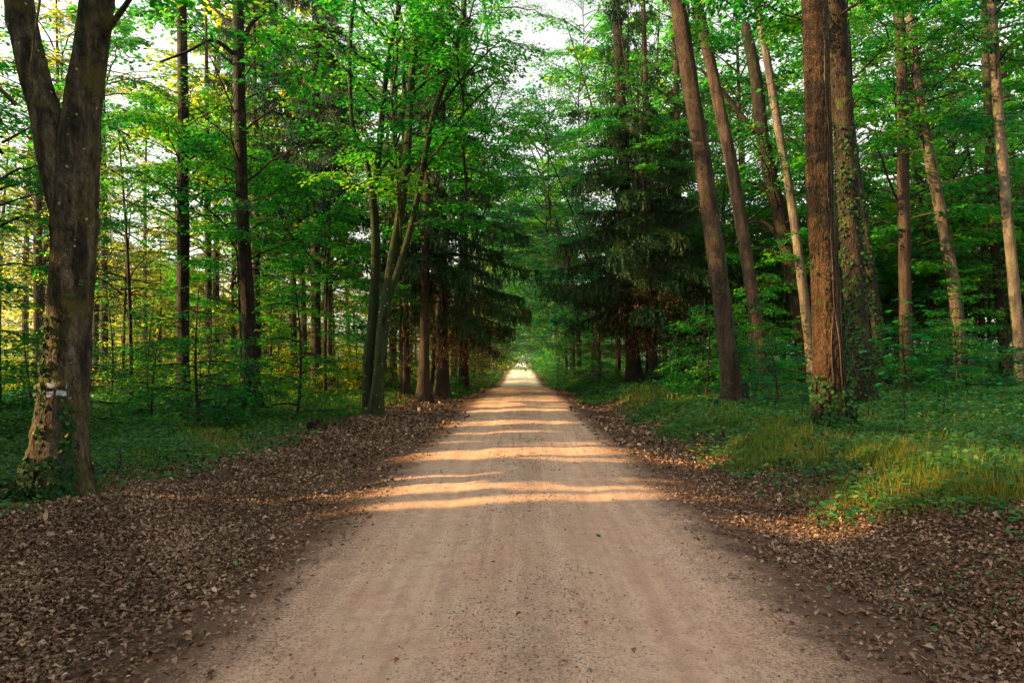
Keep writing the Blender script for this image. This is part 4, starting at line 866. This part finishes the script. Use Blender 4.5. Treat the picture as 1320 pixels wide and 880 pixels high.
for i, (lb, a, b, r0, fk) in enumerate([('long thin pale stick lying left of the road in front of the forked beech', (205 * .341, 580 + 390 * .341), (385 * .341, 580 + 378 * .341), .011, 0),
    ('dark stick lying just below the long pale one', (200 * .341, 580 + 418 * .341), (345 * .341, 580 + 405 * .341), .011, 1),
    ('crooked dark stick nearest the road on the left verge', (1065 * .341, 580 + 215 * .341), (1205 * .341, 580 + 190 * .341), .016, 0),
    ('dark stick lying behind the crooked one on the left verge', (890 * .341, 580 + 145 * .341), (1000 * .341, 580 + 156 * .341), .014, 0),
    ('dark stick in front of the crooked one on the left verge', (905 * .341, 580 + 272 * .341), (1005 * .341, 580 + 248 * .341), .015, 1),
    ('pale stick slanting on the litter right of the forked beech', (605 * .341, 580 + 165 * .341), (690 * .341, 580 + 128 * .341), .012, 0),
    ('short pale stick standing steeply on the litter left of the road', (640 * .341, 580 + 372 * .341), (648 * .341, 580 + 420 * .341), .010, 0),
    ('broken black stick at the far left of the litter', (85 * .341, 580 + 435 * .341), (160 * .341, 580 + 425 * .341), .010, 0),
    ('short stick under the right bank beside the grass tuft', (1195, 720), (1225, 705), .008, 0),
    ('thin stick on the right verge near the bottom corner', (1098, 823), (1118, 833), .005, 0)]):
    stick(lb, a, b, r0, 700 + i, fk)

def lump(name, label, cat, px, py, sx, sy, sz, mat, seed):
    Y = EYE * F / (py - VY); x = (px - VX) / F * Y; rg = np.random.default_rng(seed)
    u = np.linspace(0, PI, 14); a = np.linspace(0, 2 * PI, 25)[:-1]; vs_ = []
    for q in u:
        for t in a:
            k_ = 1 + .22 * math.sin(3 * t + q * 2 + seed) + .14 * math.sin(7 * t - q * 5) + .06 * rg.normal(); vs_.append((sx * math.sin(q) * math.cos(t) * k_, sy * math.sin(q) * math.sin(t) * k_, sz * math.cos(q) * (k_ if q < 2 else 1)))
    fc = [(i * 24 + j, i * 24 + (j + 1) % 24, (i + 1) * 24 + (j + 1) % 24, (i + 1) * 24 + j) for i in range(13) for j in range(24)]
    o = link(name, mesh_np(name, vs_, fc, smooth=True, mat=mat), loc=(x, Y, gz(x, Y) + sz * .35)); return tag(o, label, cat)
lump('rotten_stump', 'low black rotten stump at the edge of the greenery on the left verge', 'stump', 410, 558, .22, .16, .16, M_bark, 2)
lump('bark_piece', 'small orange tan chip of wood on the left verge below the rotten stump', 'wood chip', 394, 579, .09, .05, .035, M_stick, 3)
lump('stone', 'largest loose round grey stone on the road right of its centre line', 'stone', 636, 736, .012, .012, .010, M_peb, 4)

k = NT('brown_leaf'); M_brown = k.done(k.princ(k.ramp(k.noise(k.n('ShaderNodeTexCoord').outputs['Object'], 60, 3), [(.35, (.13, .035, .008)), (.65, (.32, .12, .03))]), .7))
for i, (px, py, L, lb) in enumerate([(664, 812, .05, 'curled russet leaf on the road, the larger one near the middle'), (736, 805, .035, 'small upright russet leaf on the road right of the curled one'), (755, 823, .03, 'tiny flat russet leaf on the road, lower right of the upright one'),
        (508, 868, .035, 'russet leaf near the left wheel track at the bottom of the road'), (818, 858, .035, 'russet leaf at the bottom of the road towards the right'), (925, 728, .04, 'dark brown leaf on the right side of the road'), (877, 724, .03, 'small russet leaf at the road edge beside the right verge'), (205, 855, .05, 'orange leaf lying on the left verge at the road edge')]):
    Y = EYE * F / (py - VY); x = (px - VX) / F * Y; rg = np.random.default_rng(900 + i); g_ = gz(x, Y)
    az = rg.uniform(0, 6.28); G_ = good_leaves(np.zeros((1, 3)), np.array([[math.cos(az), math.sin(az), .3]]), np.array([[rg.normal() * .4, rg.normal() * .4, 1.0]]), np.array([L]), np.array([L * .8]), np.array([.35]), np.array([.3]))
    o = link('fallen_leaf', good_mesh('fallen_leaf', G_, np.array([.5]), M_brown), loc=(x, Y, g_ + .012)); tag(o, lb, 'leaf', 'single russet leaves on the road')

# ------------------------------------------------------------------ young maples with big leaves on the right bank
def big_leaf_plant(label, px, py, Y, H, nl, size, seed, mat=M_leaf_teal, lean=.1):
    x = (px - VX) / F * Y; rg = np.random.default_rng(seed); r = link('maple_sapling', None, loc=(x, Y, gz(x, Y))); tag(r, label, 'sapling')
    T = Tubes(); s = np.linspace(0, 1, 8); stem = np.stack([lean * s * s + .02 * np.sin(s * 7 + seed), .03 * np.cos(s * 6 + seed), H * s], -1); T.add(stem, .009 * (1 - .7 * s), 5)
    P, Dr, Nn, Ls = [], [], [], []
    for i in range(nl):
        f = .3 + .7 * (i + rg.random()) / nl; b = np.array([np.interp(f, s, stem[:, q]) for q in range(3)]); az = i * 2.4 + rg.normal() * .3; o = np.array([math.cos(az), math.sin(az), 0])
        pl = rg.uniform(.12, .4) * (1.25 - f * .7) * (H ** .5); e = b + o * pl + [0, 0, pl * .35]; T.add([b, (b + e) / 2 + [0, 0, .03], e], [.004, .003, .002], 4)
        for q in (-.75, 0, .75):
            P.append(e); Dr.append(o * math.cos(q) + np.array([-o[1], o[0], 0]) * math.sin(q) + [0, 0, -.25 + rg.normal() * .1]); Nn.append(np.array([0, 0, 1]) + rg.normal(size=3) * .15); Ls.append(size * rg.uniform(.8, 1.2) * (1 if q == 0 else .85))
    P, Dr, Nn, Ls = map(np.array, (P, Dr, Nn, Ls)); n = len(P)
    link('stem', T.mesh('stem', M_twig), r); link('foliage', good_mesh('foliage', good_leaves(P, Dr, Nn, Ls, Ls * .55, rg.normal(size=n) * .05 - .12, np.full(n, .06)), np.clip(rg.normal(.5, .12, n), 0, 1), mat), r)
for i, a in enumerate([('tall young maple with large drooping leaves right of the thick oak', 1165, 0, 11.6, 2.3, 26, .15, ), ('young maple with big leaves in front of the ivy covered trunk', 1120, 0, 12.8, 1.8, 20, .14), ('broad leaved seedling left of the thick oak', 1035, 0, 13, 1.5, 16, .12),
        ('small sunlit yellow green seedling at the foot of the right bank', 893, 0, 11.2, .35, 12, .07), ('broad leaved plant on the bank further right of the tall maple', 1215, 0, 13.5, 1.1, 18, .12), ('broad leaved plant at the far right of the bank', 1290, 0, 12.5, .9, 16, .11),
        ('leafy plant beneath the leaning pines on the right bank', 925, 0, 16, .8, 16, .11), ('leafy plant between the leaning pines and the thick oak', 1000, 0, 15, .9, 16, .11), ('leafy seedling growing beside the foot of the forked beech', 150, 0, 9.0, .45, 14, .07),
        ('slim leafy plant among the ferny growth left of the road', 215, 0, 12, .9, 18, .09), ('leafy plant left of the curved dark beech', 290, 0, 14, 1.0, 18, .1), ('leafy plant between the curved beech and the mossy clump', 395, 0, 16.5, .9, 18, .1)]):
    big_leaf_plant(a[0], a[1], a[2], a[3], a[4], a[5], a[6], 40 + i, M_leaf_teal if i != 3 else M_leaf_far)

# ------------------------------------------------------------------ thin evening haze standing between the trees
k = NT('haze'); vs_ = k.n('ShaderNodeVolumeScatter'); vs_.inputs['Color'].default_value = (1, .97, .9, 1); vs_.inputs['Density'].default_value = .0007; vs_.inputs['Anisotropy'].default_value = .35
k.l(vs_.outputs[0], k.out.inputs['Volume'])
hx = [(x, y, z) for z in (-1.5, 17) for y in (24, 190) for x in (-60, 60)]
hz = mesh_np('haze', hx, [(0, 2, 3, 1), (4, 5, 7, 6), (0, 1, 5, 4), (2, 6, 7, 3), (0, 4, 6, 2), (1, 3, 7, 5)], mat=k.m)
tag(link('haze', hz), 'thin pale haze hanging between the trees along the road', 'haze', kind='stuff')
cy.volume_bounces = 0
